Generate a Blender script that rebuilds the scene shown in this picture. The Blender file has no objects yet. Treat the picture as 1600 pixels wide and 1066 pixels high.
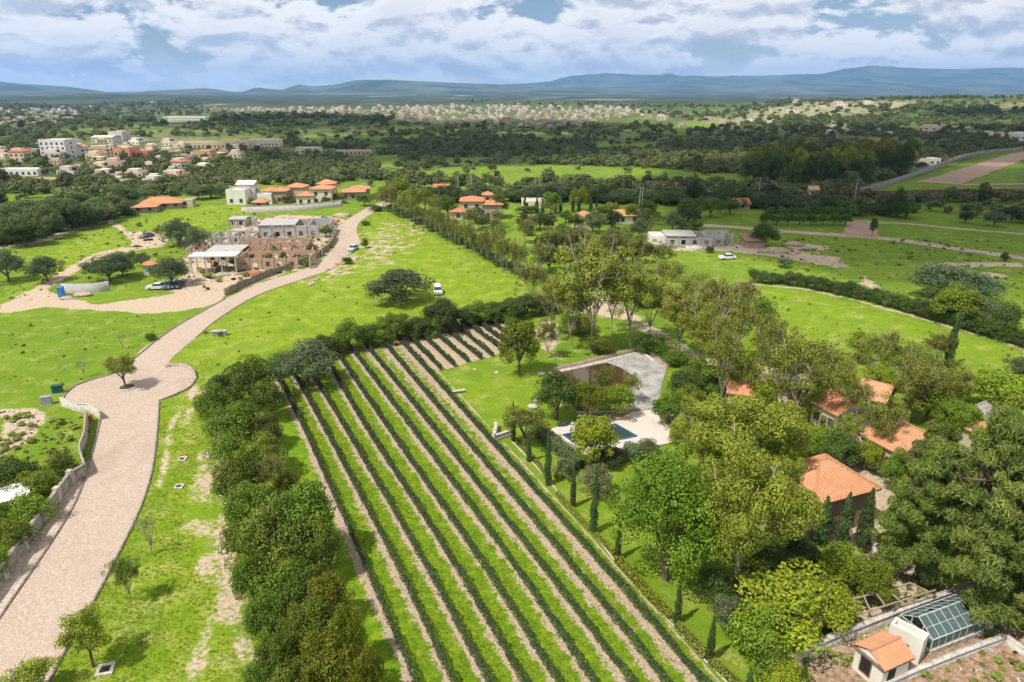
import bpy, math, random
import numpy as np
from mathutils import Vector, noise as mnoise

R = math.radians
random.seed(7)
RNG = np.random.default_rng(7)
SC = bpy.context.scene
COL = SC.collection

# ------------------------------------------------------------------ camera, sky, sun, exposure
CAMH, F, HORIZON = 45.0, 1067.0, 140.0
PITCH = math.atan((533.0 - HORIZON) / F)
cd = bpy.data.cameras.new('camera'); cam = bpy.data.objects.new('camera', cd); COL.objects.link(cam)
cd.sensor_width = 36.0; cd.lens = F / 1600.0 * 36.0; cd.clip_start = 1.0; cd.clip_end = 80000.0
cam.location = (0, 0, CAMH); cam.rotation_euler = (math.pi / 2 - PITCH, 0, 0)
SC.camera = cam

SUN_EL, SH_AZ = R(57), R(37)            # shadows fall to the right and away from the viewer
SUNV = Vector((-math.cos(SH_AZ) * math.cos(SUN_EL), -math.sin(SH_AZ) * math.cos(SUN_EL), math.sin(SUN_EL)))
sl = bpy.data.lights.new('sun', 'SUN'); sun = bpy.data.objects.new('sun', sl); COL.objects.link(sun)
sl.energy = 5.0; sl.angle = R(0.5); sl.color = (1.0, 0.95, 0.87)
sun.rotation_euler = SUNV.to_track_quat('Z', 'Y').to_euler(); sun.location = (0, 0, 300)

SC.view_settings.view_transform = 'Standard'; SC.view_settings.look = 'None'
SC.view_settings.exposure = 0.05; SC.view_settings.gamma = 1.0
SC.cycles.use_denoising = True
SC.cycles.max_bounces = 6; SC.cycles.diffuse_bounces = 2; SC.cycles.glossy_bounces = 2
SC.cycles.transmission_bounces = 3; SC.cycles.transparent_max_bounces = 12; SC.cycles.volume_bounces = 1
SC.cycles.sample_clamp_indirect = 4.0


class NT:
    """tiny node-tree helper"""
    def __init__(s, tree):
        s.t = tree; s.n = tree.nodes; s.l = tree.links
    def add(s, typ, **kw):
        n = s.n.new(typ)
        for k, v in kw.items():
            if k == 'inp':
                for i, val in v.items():
                    if hasattr(val, 'links') or isinstance(val, bpy.types.NodeSocket): s.l.new(val, n.inputs[i])
                    else: n.inputs[i].default_value = val
            else: setattr(n, k, v)
        return n
    def math(s, op, a, b=0.0, c=None, clamp=False):
        n = s.add('ShaderNodeMath', operation=op, use_clamp=clamp)
        for i, v in enumerate((a, b) if c is None else (a, b, c)):
            if isinstance(v, bpy.types.NodeSocket): s.l.new(v, n.inputs[i])
            else: n.inputs[i].default_value = v
        return n.outputs[0]
    def mix(s, fac, a, b, typ='RGBA', blend='MIX'):
        n = s.add('ShaderNodeMix', data_type='RGBA', blend_type=blend)
        for i, v in ((0, fac), (6, a), (7, b)):
            if isinstance(v, bpy.types.NodeSocket): s.l.new(v, n.inputs[i])
            elif i == 0: n.inputs[0].default_value = v
            else: n.inputs[i].default_value = (*v[:3], 1.0)
        return n.outputs[2]
    def noise(s, vec, scale, detail=4.0, rough=0.55, dist=0.0):
        n = s.add('ShaderNodeTexNoise')
        n.inputs['Scale'].default_value = scale; n.inputs['Detail'].default_value = detail
        n.inputs['Roughness'].default_value = rough; n.inputs['Distortion'].default_value = dist
        if vec is not None: s.l.new(vec, n.inputs['Vector'])
        return n.outputs[0]
    def step(s, v, lo, hi):
        n = s.add('ShaderNodeMapRange', interpolation_type='SMOOTHSTEP')
        s.l.new(v, n.inputs[0]); n.inputs[1].default_value = lo; n.inputs[2].default_value = hi
        return n.outputs[0]


# world: Nishita sky with one layer of broken cumulus spread over the whole dome
W = bpy.data.worlds.new('World'); SC.world = W; W.use_nodes = True
wt = NT(W.node_tree); wt.n.clear()
sky = wt.add('ShaderNodeTexSky', sky_type='NISHITA', sun_disc=False)
sky.sun_elevation = SUN_EL; sky.sun_rotation = math.atan2(SUNV.x, SUNV.y); sky.altitude = 1800.0
sky.air_density = 1.0; sky.dust_density = 1.5; sky.ozone_density = 1.2
bg_sky = wt.add('ShaderNodeBackground', inp={0: sky.outputs[0], 1: 0.085})
tc = wt.add('ShaderNodeTexCoord')
sep = wt.add('ShaderNodeSeparateXYZ', inp={0: tc.outputs['Generated']})
zc = wt.math('MAXIMUM', sep.outputs[2], 0.0)


def cloud_field(dz, detail):
    c = wt.add('ShaderNodeCombineXYZ', inp={0: sep.outputs[0], 1: sep.outputs[1], 2: wt.math('MULTIPLY', wt.math('ADD', zc, dz), 2.4)})
    return wt.noise(c.outputs[0], 8.5, detail, 0.60, 0.15)


d0 = cloud_field(0.0, 10.0)
d1 = cloud_field(0.012, 8.0)
mask = wt.step(d0, 0.385, 0.445)
# light gathers on the tops, bases stay grey: density falling off upwards
dif = wt.math('SUBTRACT', d0, d1)
shade = wt.step(dif, -0.11, 0.05)
body = wt.step(d0, 0.50, 0.70)
ccol = wt.mix(shade, (0.54, 0.58, 0.67), (1.0, 0.99, 0.98))
ccol = wt.mix(wt.math('MULTIPLY', body, 0.38), ccol, (0.66, 0.69, 0.77))
hz = wt.step(zc, 0.06, 0.0)
ccol = wt.mix(wt.math('MULTIPLY', hz, 0.55), ccol, (0.97, 0.98, 1.0))
bg_cl = wt.add('ShaderNodeBackground', inp={0: ccol, 1: 1.04})
fac = wt.math('MAXIMUM', mask, wt.math('MULTIPLY', hz, 0.85))
mixs = wt.add('ShaderNodeMixShader', inp={0: fac, 1: bg_sky.outputs[0], 2: bg_cl.outputs[0]})
wo = wt.add('ShaderNodeOutputWorld', inp={0: mixs.outputs[0]})

# ------------------------------------------------------------------ pixels <-> ground
CP, SP = math.cos(PITCH), math.sin(PITCH)


def sstep(a, b, x):
    t = np.clip((x - a) / (b - a), 0, 1); return t * t * (3 - 2 * t)


def terrain(x, y):
    """height of the land; flat where the estate, road and vineyard are"""
    x = np.asarray(x, float); y = np.asarray(y, float)
    r = np.hypot(x, y)
    far = sstep(340, 700, r)
    h = far * (2.6 * np.sin(x / 143.0 + 1.3) * np.cos(y / 171.0) + 2.0 * np.sin(x / 61.0 + y / 83.0) - 3.0)
    xr = np.where(x > 1050, 0, (x - 1050) / 430.0)
    h = h + 33 * np.exp(-xr ** 2) * np.exp(-((y - 1580) / 430.0) ** 2)
    h = h + 11 * np.exp(-((x + 330) / 300.0) ** 2) * np.exp(-((y - 960) / 170.0) ** 2)
    h = h + 28 * np.exp(-((x + 1900) / 700.0) ** 2) * np.exp(-((y - 3300) / 500.0) ** 2)
    h = h + 14 * np.exp(-((x - 350) / 900.0) ** 2) * np.exp(-((y - 2300) / 400.0) ** 2)
    return h


def ray(px, py):
    u, v = (px - 800.0) / F, (533.0 - py) / F
    return Vector((u, CP + v * SP, -SP + v * CP))


def G(px, py, z=0.0):
    """ground point (x, y) under a pixel"""
    d = ray(px, py)
    if d.z > -1e-4: d.z = -1e-4
    t = (CAMH - z) / -d.z
    if z == 0.0 and t * d.y > 330:
        t = 330 / d.y
        for _ in range(4000):
            p = Vector((0, 0, CAMH)) + d * t
            if p.z <= float(terrain(p.x, p.y)): break
            t *= 1.004
    p = Vector((0, 0, CAMH)) + d * t
    return Vector((p.x, p.y, z if z else float(terrain(p.x, p.y))))


def proj(x, y, z):
    dz = z - CAMH
    dep = y * CP - dz * SP
    up = y * SP + dz * CP
    return 800 + F * x / dep, 533 - F * up / dep


def mpp(p):
    """metres per photo pixel at a point"""
    return (p.y * CP - (p.z - CAMH) * SP) / F


def top_height(p, pytop):
    v = (533.0 - pytop) / F
    # (p.y*SP + dz*CP) = v*(p.y*CP - dz*SP)
    dz = (v * p.y * CP - p.y * SP) / (CP + v * SP)
    return max(0.2, dz + CAMH - p.z)


# ------------------------------------------------------------------ object helpers
ORD = ('first second third fourth fifth sixth seventh eighth ninth tenth eleventh twelfth thirteenth fourteenth fifteenth '
       'sixteenth seventeenth eighteenth nineteenth twentieth').split()
_tens = ('twenty', 'thirty', 'forty', 'fifty', 'sixty')
ORD += [t + '-' + o for t in _tens for o in ORD[:9]]


def tag(o, label=None, cat=None, group=None, kind=None):
    if label: o['label'] = label
    if cat: o['category'] = cat
    if group: o['group'] = group
    if kind: o['kind'] = kind
    return o


def empty(name, loc, rz=0.0, label=None, cat=None, group=None):
    o = bpy.data.objects.new(name, None); COL.objects.link(o)
    o.location = loc; o.rotation_euler = (0, 0, rz); o.empty_display_size = 0.5
    return tag(o, label, cat, group)


def link(name, me, parent=None, loc=(0, 0, 0), rz=0.0, color=None):
    o = bpy.data.objects.new(name, me); COL.objects.link(o)
    if parent is not None: o.parent = parent
    o.location = loc; o.rotation_euler = (0, 0, rz)
    if color: o.color = (*color[:3], 1.0)
    return o


class MB:
    def __init__(s): s.v = []; s.f = []; s.m = []
    def quad(s, a, b, c, d, m=0):
        k = len(s.v); s.v += [tuple(a), tuple(b), tuple(c), tuple(d)]; s.f.append((k, k + 1, k + 2, k + 3)); s.m.append(m); return s
    def poly(s, pts, m=0):
        k = len(s.v); s.v += [tuple(p) for p in pts]; s.f.append(tuple(range(k, k + len(pts)))); s.m.append(m); return s
    def box(s, x0, x1, y0, y1, z0, z1, m=0, taper=0.0):
        k = len(s.v); t = taper
        s.v += [(x0, y0, z0), (x1, y0, z0), (x1, y1, z0), (x0, y1, z0), (x0 + t, y0 + t, z1), (x1 - t, y0 + t, z1), (x1 - t, y1 - t, z1), (x0 + t, y1 - t, z1)]
        for q in ((0, 3, 2, 1), (4, 5, 6, 7), (0, 1, 5, 4), (1, 2, 6, 5), (2, 3, 7, 6), (3, 0, 4, 7)):
            s.f.append(tuple(k + i for i in q)); s.m.append(m)
        return s
    def bar(s, a, b, w, h=None, m=0):
        a = Vector(a); b = Vector(b); d = (b - a).normalized(); h = h or w
        u = d.cross(Vector((0, 0, 1)))
        u = Vector((1, 0, 0)) if u.length < 1e-3 else u.normalized()
        n = u.cross(d).normalized()
        k = len(s.v)
        for p in (a, b):
            for i, j in ((-1, -1), (1, -1), (1, 1), (-1, 1)): s.v.append(tuple(p + u * i * w / 2 + n * j * h / 2))
        for q in ((0, 1, 2, 3), (7, 6, 5, 4), (0, 4, 5, 1), (1, 5, 6, 2), (2, 6, 7, 3), (3, 7, 4, 0)):
            s.f.append(tuple(k + i for i in q)); s.m.append(m)
        return s
    def tube(s, pts, rad, n=6, m=0):
        pts = [Vector(p) for p in pts]; rings = []
        for i, p in enumerate(pts):
            d = (pts[min(i + 1, len(pts) - 1)] - pts[max(i - 1, 0)]).normalized()
            u = d.cross(Vector((0.31, 0.95, 0.05))).normalized(); w = d.cross(u)
            k = len(s.v); rings.append(k); r = rad[i] if isinstance(rad, (list, tuple)) else rad
            for j in range(n):
                a = 2 * math.pi * j / n; s.v.append(tuple(p + (u * math.cos(a) + w * math.sin(a)) * r))
        for a, b in zip(rings, rings[1:]):
            for j in range(n):
                s.f.append((a + j, a + (j + 1) % n, b + (j + 1) % n, b + j)); s.m.append(m)
        s.f.append(tuple(rings[-1] + j for j in range(n))); s.m.append(m)
        return s
    def cyl(s, x, y, z0, z1, r, n=16, m=0):
        k = len(s.v)
        for z in (z0, z1):
            for j in range(n):
                a = 2 * math.pi * j / n; s.v.append((x + r * math.cos(a), y + r * math.sin(a), z))
        for j in range(n):
            s.f.append((k + j, k + (j + 1) % n, k + n + (j + 1) % n, k + n + j)); s.m.append(m)
        s.f.append(tuple(k + n + j for j in range(n))); s.m.append(m)
        s.f.append(tuple(k + n - 1 - j for j in range(n))); s.m.append(m)
        return s
    def mesh(s, name, mats, smooth=False):
        me = bpy.data.meshes.new(name); me.from_pydata(s.v, [], s.f)
        mats = mats if isinstance(mats, (list, tuple)) else [mats]
        for mt in mats: me.materials.append(mt)
        if len(mats) > 1: me.polygons.foreach_set('material_index', s.m)
        if smooth: me.polygons.foreach_set('use_smooth', [True] * len(s.f))
        me.update(); return me
    def build(s, name, mats, parent=None, loc=(0, 0, 0), rz=0.0, smooth=False, color=None):
        return link(name, s.mesh(name, mats, smooth), parent, loc, rz, color)


def np_mesh(name, verts, faces, mats, smooth=False):
    """quads only, from numpy arrays"""
    me = bpy.data.meshes.new(name)
    nf = len(faces)
    me.vertices.add(len(verts)); me.vertices.foreach_set('co', np.asarray(verts, np.float32).ravel())
    me.loops.add(nf * 4); me.loops.foreach_set('vertex_index', np.asarray(faces, np.int32).ravel())
    me.polygons.add(nf)
    me.polygons.foreach_set('loop_start', np.arange(0, nf * 4, 4, dtype=np.int32))
    if smooth: me.polygons.foreach_set('use_smooth', np.ones(nf, bool))
    for m in (mats if isinstance(mats, (list, tuple)) else [mats]): me.materials.append(m)
    me.update(calc_edges=True); me.validate()
    return me


def fattr(me, name, vals, domain='POINT'):
    a = me.attributes.new(name, 'FLOAT', domain); a.data.foreach_set('value', np.asarray(vals, np.float32))


# ------------------------------------------------------------------ materials
MATS = {}


def mat(name):
    m = bpy.data.materials.new(name); m.use_nodes = True
    t = NT(m.node_tree); t.n.clear()
    bs = t.add('ShaderNodeBsdfPrincipled'); out = t.add('ShaderNodeOutputMaterial', inp={0: bs.outputs[0]})
    bs.inputs['Specular IOR Level'].default_value = 0.25
    MATS[name] = m
    return m, t, bs, out


def plain(name, a, b=None, scale=2.0, rough=0.8, bump=0.0, bscale=8.0, metal=0.0, spec=0.25, objcol=False, streak=False):
    m, t, bs, out = mat(name)
    b = b or tuple(min(1, c * 0.72) for c in a)
    co = t.add('ShaderNodeTexCoord').outputs['Object']
    if streak:
        mp = t.add('ShaderNodeMapping', inp={0: co}); mp.inputs['Scale'].default_value = (1, 1, 0.2); co2 = mp.outputs[0]
    else: co2 = co
    n = t.noise(co2, scale, 6.0, 0.62)
    c = t.mix(t.step(n, 0.32, 0.68), b, a)
    if objcol:
        oi = t.add('ShaderNodeObjectInfo'); c = t.mix(1.0, c, oi.outputs['Color'], blend='MULTIPLY')
    t.l.new(c, bs.inputs['Base Color'])
    bs.inputs['Roughness'].default_value = rough; bs.inputs['Metallic'].default_value = metal
    bs.inputs['Specular IOR Level'].default_value = spec
    if bump:
        bn = t.add('ShaderNodeBump', inp={0: bump, 1: 0.05, 2: t.noise(co, bscale, 5.0)})
        bi = bn.inputs.get('Height'); t.l.new(t.noise(co, bscale, 5.0), bi)
        t.l.new(bn.outputs[0], bs.inputs['Normal'])
    return m


def leaf_mat(name, dark, light, transl=0.16, rough=0.55, var=0.25):
    """foliage: colour from a per-leaf tint, the object's own colour and a random value per plant"""
    m, t, bs, out = mat(name)
    at = t.add('ShaderNodeAttribute', attribute_name='tint')
    oi = t.add('ShaderNodeObjectInfo')
    c = t.mix(at.outputs['Fac'], dark, light)
    c = t.mix(1.0, c, oi.outputs['Color'], blend='MULTIPLY')
    hs = t.add('ShaderNodeHueSaturation', inp={4: c})
    t.l.new(t.math('MULTIPLY_ADD', oi.outputs['Random'], 0.024, 0.480), hs.inputs[0])
    t.l.new(t.math('MULTIPLY_ADD', oi.outputs['Random'], var * 2, 1.0 - var), hs.inputs[2])
    t.l.new(hs.outputs[0], bs.inputs['Base Color'])
    bs.inputs['Roughness'].default_value = rough; bs.inputs['Specular IOR Level'].default_value = 0.22
    tr = t.add('ShaderNodeBsdfTranslucent', inp={0: t.mix(1.0, hs.outputs[0], (1.3, 1.25, 0.5), blend='MULTIPLY')})
    ms = t.add('ShaderNodeMixShader', inp={0: transl, 1: bs.outputs[0], 2: tr.outputs[0]})
    t.l.new(ms.outputs[0], out.inputs[0])
    return m


LEAF = leaf_mat('leaf', (0.066, 0.122, 0.011), (0.175, 0.255, 0.018))
LEAF_DARK = leaf_mat('leaf_dark', (0.045, 0.078, 0.014), (0.11, 0.155, 0.026))
LEAF_GREY = leaf_mat('leaf_grey', (0.10, 0.135, 0.055), (0.20, 0.24, 0.095))
LEAF_OLIVE = leaf_mat('leaf_olive', (0.12, 0.148, 0.02), (0.30, 0.33, 0.045))
LEAF_LIME = leaf_mat('leaf_lime', (0.14, 0.195, 0.012), (0.33, 0.385, 0.025))
LEAF_PINE = leaf_mat('leaf_pine', (0.08, 0.125, 0.022), (0.215, 0.27, 0.055), transl=0.15)
LEAF_CYP = leaf_mat('leaf_cypress', (0.045, 0.085, 0.026), (0.11, 0.17, 0.045), transl=0.1)
LEAF_VINE = leaf_mat('leaf_vine', (0.026, 0.046, 0.022), (0.072, 0.105, 0.046), transl=0.12, var=0.08)
LEAF_FAR = leaf_mat('leaf_far', (0.07, 0.095, 0.026), (0.19, 0.225, 0.06), transl=0.1, var=0.4)
BARK = plain('bark', (0.20, 0.15, 0.11), (0.10, 0.075, 0.055), 6, 0.9, 0.5, 14)
BARK_PALE = plain('bark_pale', (0.46, 0.40, 0.32), (0.26, 0.21, 0.16), 2.5, 0.85, 0.3, 8)
BARK_RED = plain('bark_red', (0.36, 0.21, 0.12), (0.2, 0.12, 0.07), 3, 0.85, 0.4, 8)
STONE = plain('stone', (0.44, 0.38, 0.31), (0.22, 0.19, 0.15), 1.8, 0.9, 0.7, 6)
STONE_PALE = plain('stone_pale', (0.62, 0.56, 0.49), (0.36, 0.32, 0.28), 2.2, 0.9, 0.6, 7)
CONC = plain('concrete', (0.46, 0.44, 0.41), (0.36, 0.345, 0.325), 0.7, 0.88, 0.35, 9)
KERB = plain('kerb_stone', (0.30, 0.25, 0.21), (0.13, 0.11, 0.095), 2.5, 0.9, 0.4, 10)
PLASTER = plain('plaster', (0.76, 0.73, 0.68), (0.66, 0.62, 0.56), 0.5, 0.85, 0.15, 12, objcol=True)
BRICK = plain('raw_brick', (0.50, 0.31, 0.215), (0.37, 0.26, 0.19), 3.0, 0.9, 0.5, 16)
WOOD = plain('wood', (0.25, 0.17, 0.11), (0.12, 0.085, 0.06), 5, 0.85, 0.3, 20)
WOOD_PALE = plain('wood_pale', (0.42, 0.35, 0.26), (0.27, 0.22, 0.16), 5, 0.85)
METAL = plain('grey_metal', (0.42, 0.43, 0.44), (0.3, 0.3, 0.3), 3, 0.5, metal=0.4)
SHEET = plain('white_sheet', (0.74, 0.74, 0.73), (0.56, 0.56, 0.55), 1.5, 0.55)
DARK = plain('dark_opening', (0.03, 0.028, 0.025), (0.018, 0.017, 0.016), 2, 0.7)
GLASS = plain('window_glass', (0.05, 0.065, 0.075), (0.03, 0.04, 0.045), 2, 0.12, spec=0.6)
RUBBER = plain('tyre_rubber', (0.02, 0.02, 0.02), (0.03, 0.03, 0.03), 4, 0.85)
PAINT = plain('car_paint', (0.85, 0.85, 0.85), (0.8, 0.8, 0.8), 2, 0.3, spec=0.5, objcol=True)
BLUEP = plain('blue_plastic', (0.04, 0.19, 0.55), (0.03, 0.15, 0.45), 2, 0.45)
GREENP = plain('green_paint', (0.03, 0.11, 0.05), (0.02, 0.08, 0.04), 3, 0.5)
RUST = plain('rusty_orange', (0.5, 0.16, 0.05), (0.32, 0.12, 0.05), 4, 0.8, 0.4, 10)
GHFRAME = plain('greenhouse_frame', (0.55, 0.60, 0.57), (0.36, 0.42, 0.39), 4, 0.55)
SOIL_HEAP = plain('soil_heap', (0.50, 0.38, 0.27), (0.34, 0.25, 0.17), 1.5, 0.95, 0.8, 5)
TERRACE = plain('terrace_stone', (0.64, 0.55, 0.48), (0.53, 0.455, 0.395), 1.6, 0.8, 0.2, 6)
BLUETILE = plain('pool_tile', (0.045, 0.12, 0.28), (0.03, 0.085, 0.2), 6, 0.25, spec=0.5)


def tile_mat():
    m, t, bs, out = mat('roof_tile')
    co = t.add('ShaderNodeTexCoord').outputs['Object']
    n = t.noise(co, 0.7, 6, 0.6); n2 = t.noise(co, 4.5, 4, 0.75)
    c = t.mix(n, (0.46, 0.19, 0.09), (0.66, 0.33, 0.18))
    c = t.mix(t.step(n2, 0.55, 0.75), c, (0.66, 0.40, 0.27))
    c = t.mix(t.math('MULTIPLY', t.step(n2, 0.45, 0.28), 0.6), c, (0.27, 0.12, 0.07))
    oi = t.add('ShaderNodeObjectInfo'); c = t.mix(1.0, c, oi.outputs['Color'], blend='MULTIPLY')
    t.l.new(c, bs.inputs['Base Color']); bs.inputs['Roughness'].default_value = 0.85
    return m


TILE = tile_mat()


def ground_mat():
    m, t, bs, out = mat('ground_cover')
    co = t.add('ShaderNodeNewGeometry').outputs['Position']
    A = lambda n: t.add('ShaderNodeAttribute', attribute_name=n).outputs['Fac']
    dirt, lime, far, brown = A('dirt'), A('lime'), A('far'), A('brown')
    n1 = t.noise(co, 0.035, 4, 0.6); n2 = t.noise(co, 0.28, 5, 0.62); n3 = t.noise(co, 2.2, 5, 0.7); n4 = t.noise(co, 9.0, 4, 0.7)
    g = t.mix(t.step(n1, 0.34, 0.66), (0.105, 0.185, 0.016), (0.155, 0.255, 0.018))
    l = t.mix(t.step(n2, 0.3, 0.7), (0.165, 0.265, 0.012), (0.255, 0.325, 0.02))
    c = t.mix(lime, g, l)
    nm = t.noise(co, 0.11, 5, 0.66, 0.6); nw = t.noise(co, 0.75, 5, 0.7, 0.4)
    c = t.mix(t.math('MULTIPLY', t.step(nm, 0.52, 0.66), 0.55), c, (0.19, 0.24, 0.035))
    c = t.mix(t.math('MULTIPLY', t.step(nw, 0.55, 0.68), 0.50), c, (0.085, 0.15, 0.02))
    c = t.mix(t.math('MULTIPLY', t.step(nm, 0.46, 0.34), 0.5), c, (0.10, 0.18, 0.02))
    dry = t.math('MULTIPLY', t.step(t.math('ADD', n2, t.math('MULTIPLY', A('worn'), 0.06)), 0.50, 0.72), t.step(n3, 0.36, 0.62))
    c = t.mix(t.math('MULTIPLY', dry, 0.72), c, (0.43, 0.39, 0.17))
    c = t.mix(t.math('MULTIPLY', t.step(n3, 0.52, 0.36), 0.45), c, (0.075, 0.145, 0.012))
    c = t.mix(t.math('MULTIPLY', t.step(n4, 0.45, 0.7), 0.25), c, (0.30, 0.36, 0.06))
    s = t.mix(t.step(n3, 0.3, 0.7), (0.40, 0.295, 0.205), (0.58, 0.46, 0.345))
    s = t.mix(t.math('MULTIPLY', t.step(n4, 0.55, 0.7), 0.5), s, (0.30, 0.24, 0.17))
    b = t.mix(t.step(n3, 0.35, 0.65), (0.20, 0.135, 0.085), (0.44, 0.30, 0.20))
    s = t.mix(brown, s, b)
    edge = t.math('ADD', dirt, t.math('MULTIPLY', t.math('SUBTRACT', n2, 0.5), 1.5))
    edge = t.math('ADD', edge, t.math('MULTIPLY', t.math('SUBTRACT', n3, 0.5), 0.9))
    edge = t.math('ADD', edge, t.math('MULTIPLY', t.math('SUBTRACT', nm, 0.5), 0.6))
    c = t.mix(t.step(edge, 0.40, 0.66), c, s)
    # far country: scrub, pasture and bare ground
    f1 = t.noise(co, 0.0035, 5, 0.6); f2 = t.noise(co, 0.018, 5, 0.62); f3 = t.noise(co, 0.09, 3, 0.6)
    fc = t.mix(t.step(f2, 0.36, 0.62), (0.075, 0.10, 0.03), (0.16, 0.205, 0.05))
    fc = t.mix(t.math('MULTIPLY', t.step(f1, 0.54, 0.70), 0.75), fc, (0.33, 0.30, 0.17))
    fc = t.mix(t.math('MULTIPLY', t.step(f3, 0.50, 0.38), 0.65), fc, (0.035, 0.055, 0.018))
    f4 = t.noise(co, 0.0016, 5, 0.6)
    fd = t.mix(t.step(f1, 0.40, 0.60), (0.036, 0.05, 0.028), (0.07, 0.085, 0.042))  # dark far scrub; missing cloud shade is put into its colour too
    fd = t.mix(t.math('MULTIPLY', t.step(f4, 0.56, 0.66), 0.8), fd, (0.30, 0.29, 0.20))
    fc = t.mix(A('plain'), fc, fd)
    fc = t.mix(t.math('MULTIPLY', A('straw'), t.step(f3, 0.34, 0.56)), fc, (0.34, 0.31, 0.18))  # tan of dry grass and of the sunlit crest mixed in
    c = t.mix(far, c, fc)
    t.l.new(c, bs.inputs['Base Color']); bs.inputs['Roughness'].default_value = 0.95
    bs.inputs['Specular IOR Level'].default_value = 0.05
    bp = t.add('ShaderNodeBump', inp={0: 0.9}); bp.inputs['Distance'].default_value = 0.12
    t.l.new(t.math('ADD', n3, t.math('MULTIPLY', n4, 0.5)), bp.inputs['Height']); t.l.new(bp.outputs[0], bs.inputs['Normal'])
    return m


def road_mat(name, a, b, c3, cell=3.2):
    m, t, bs, out = mat(name)
    co = t.add('ShaderNodeNewGeometry').outputs['Position']
    v = t.add('ShaderNodeTexVoronoi', feature='F1', inp={0: co}); v.inputs['Scale'].default_value = cell
    ve = t.add('ShaderNodeTexVoronoi', feature='DISTANCE_TO_EDGE', inp={0: co}); ve.inputs['Scale'].default_value = cell
    n = t.noise(co, 0.18, 5, 0.65); n2 = t.noise(co, 1.1, 5, 0.65)
    sp = t.add('ShaderNodeSeparateColor', inp={0: v.outputs['Color']})
    c = t.mix(sp.outputs[0], a, b)
    c = t.mix(t.math('MULTIPLY', t.step(n, 0.45, 0.7), 0.5), c, c3)
    c = t.mix(t.math('MULTIPLY', t.step(n2, 0.5, 0.75), 0.35), c, b)
    n3 = t.noise(co, 0.06, 5, 0.7, 0.8)
    c = t.mix(t.math('MULTIPLY', t.step(n3, 0.50, 0.66), 0.45), c, tuple(x * 0.72 for x in a))
    c = t.mix(t.math('MULTIPLY', t.step(ve.outputs['Distance'], 0.10, 0.0), 0.55), c, tuple(x * 0.55 for x in a))
    t.l.new(c, bs.inputs['Base Color']); bs.inputs['Roughness'].default_value = 0.9; bs.inputs['Specular IOR Level'].default_value = 0.1
    bp = t.add('ShaderNodeBump', inp={0: 0.6}); bp.inputs['Distance'].default_value = 0.04
    t.l.new(t.step(ve.outputs['Distance'], 0.0, 0.15), bp.inputs['Height']); t.l.new(bp.outputs[0], bs.inputs['Normal'])
    return m


def vineyard_mat():
    """soil and grass between the vine rows: u runs across one alley, v along it"""
    m, t, bs, out = mat('vineyard_soil')
    co = t.add('ShaderNodeNewGeometry').outputs['Position']
    A = lambda n: t.add('ShaderNodeAttribute', attribute_name=n).outputs['Fac']
    u, dryness = A('u'), A('dry')
    n1 = t.noise(co, 0.10, 4, 0.6); n2 = t.noise(co, 0.9, 5, 0.65); n3 = t.noise(co, 4.5, 5, 0.75); n4 = t.noise(co, 14.0, 3, 0.7)
    soil = t.mix(t.step(n3, 0.35, 0.65), (0.33, 0.24, 0.17), (0.57, 0.44, 0.325))
    soil = t.mix(t.math('MULTIPLY', t.step(n4, 0.56, 0.66), 0.7), soil, (0.22, 0.15, 0.10))
    gr = t.mix(t.step(n2, 0.35, 0.65), (0.115, 0.215, 0.010), (0.235, 0.325, 0.018))
    gr = t.mix(t.math('MULTIPLY', t.step(n3, 0.56, 0.40), 0.55), gr, (0.07, 0.15, 0.010))
    straw = t.mix(t.step(n3, 0.4, 0.6), (0.34, 0.29, 0.12), (0.50, 0.42, 0.24))
    gr = t.mix(t.step(t.math('ADD', dryness, t.math('MULTIPLY', t.math('SUBTRACT', n2, 0.5), 1.2)), 0.50, 0.85), gr, straw)
    e = t.math('ADD', u, t.math('MULTIPLY', t.math('SUBTRACT', n2, 0.5), 0.75))
    e = t.math('ADD', e, t.math('MULTIPLY', t.math('SUBTRACT', n3, 0.5), 0.40))
    e = t.math('ADD', e, t.math('MULTIPLY', t.math('SUBTRACT', n1, 0.5), 0.55))
    e = t.math('ADD', e, t.math('MULTIPLY', dryness, 0.22))
    c = t.mix(t.step(e, 0.70, 0.84), gr, soil)
    t.l.new(c, bs.inputs['Base Color']); bs.inputs['Roughness'].default_value = 0.95; bs.inputs['Specular IOR Level'].default_value = 0.05
    bp = t.add('ShaderNodeBump', inp={0: 0.9}); bp.inputs['Distance'].default_value = 0.10
    t.l.new(t.math('ADD', n3, t.math('MULTIPLY', n4, 0.4)), bp.inputs['Height']); t.l.new(bp.outputs[0], bs.inputs['Normal'])
    return m


GROUND = ground_mat()
COBBLE = road_mat('cobble_road', (0.45, 0.345, 0.27), (0.58, 0.465, 0.375), (0.47, 0.345, 0.26), 5.0)
DIRTROAD = road_mat('dirt_road', (0.44, 0.34, 0.26), (0.56, 0.45, 0.36), (0.36, 0.27, 0.19), 1.2)
REDROAD = road_mat('red_road', (0.40, 0.26, 0.19), (0.48, 0.33, 0.25), (0.36, 0.24, 0.18), 1.5)
VSOIL = vineyard_mat()


def water_mat(name, col, rough=0.06):
    m, t, bs, out = mat(name)
    co = t.add('ShaderNodeNewGeometry').outputs['Position']
    c = t.mix(t.noise(co, 0.35, 4), col, tuple(x * 0.6 for x in col))
    t.l.new(c, bs.inputs['Base Color']); bs.inputs['Roughness'].default_value = rough; bs.inputs['Specular IOR Level'].default_value = 0.5
    bp = t.add('ShaderNodeBump', inp={0: 0.12}); bp.inputs['Distance'].default_value = 0.03
    t.l.new(t.noise(co, 2.5, 3), bp.inputs['Height']); t.l.new(bp.outputs[0], bs.inputs['Normal'])
    return m


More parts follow.
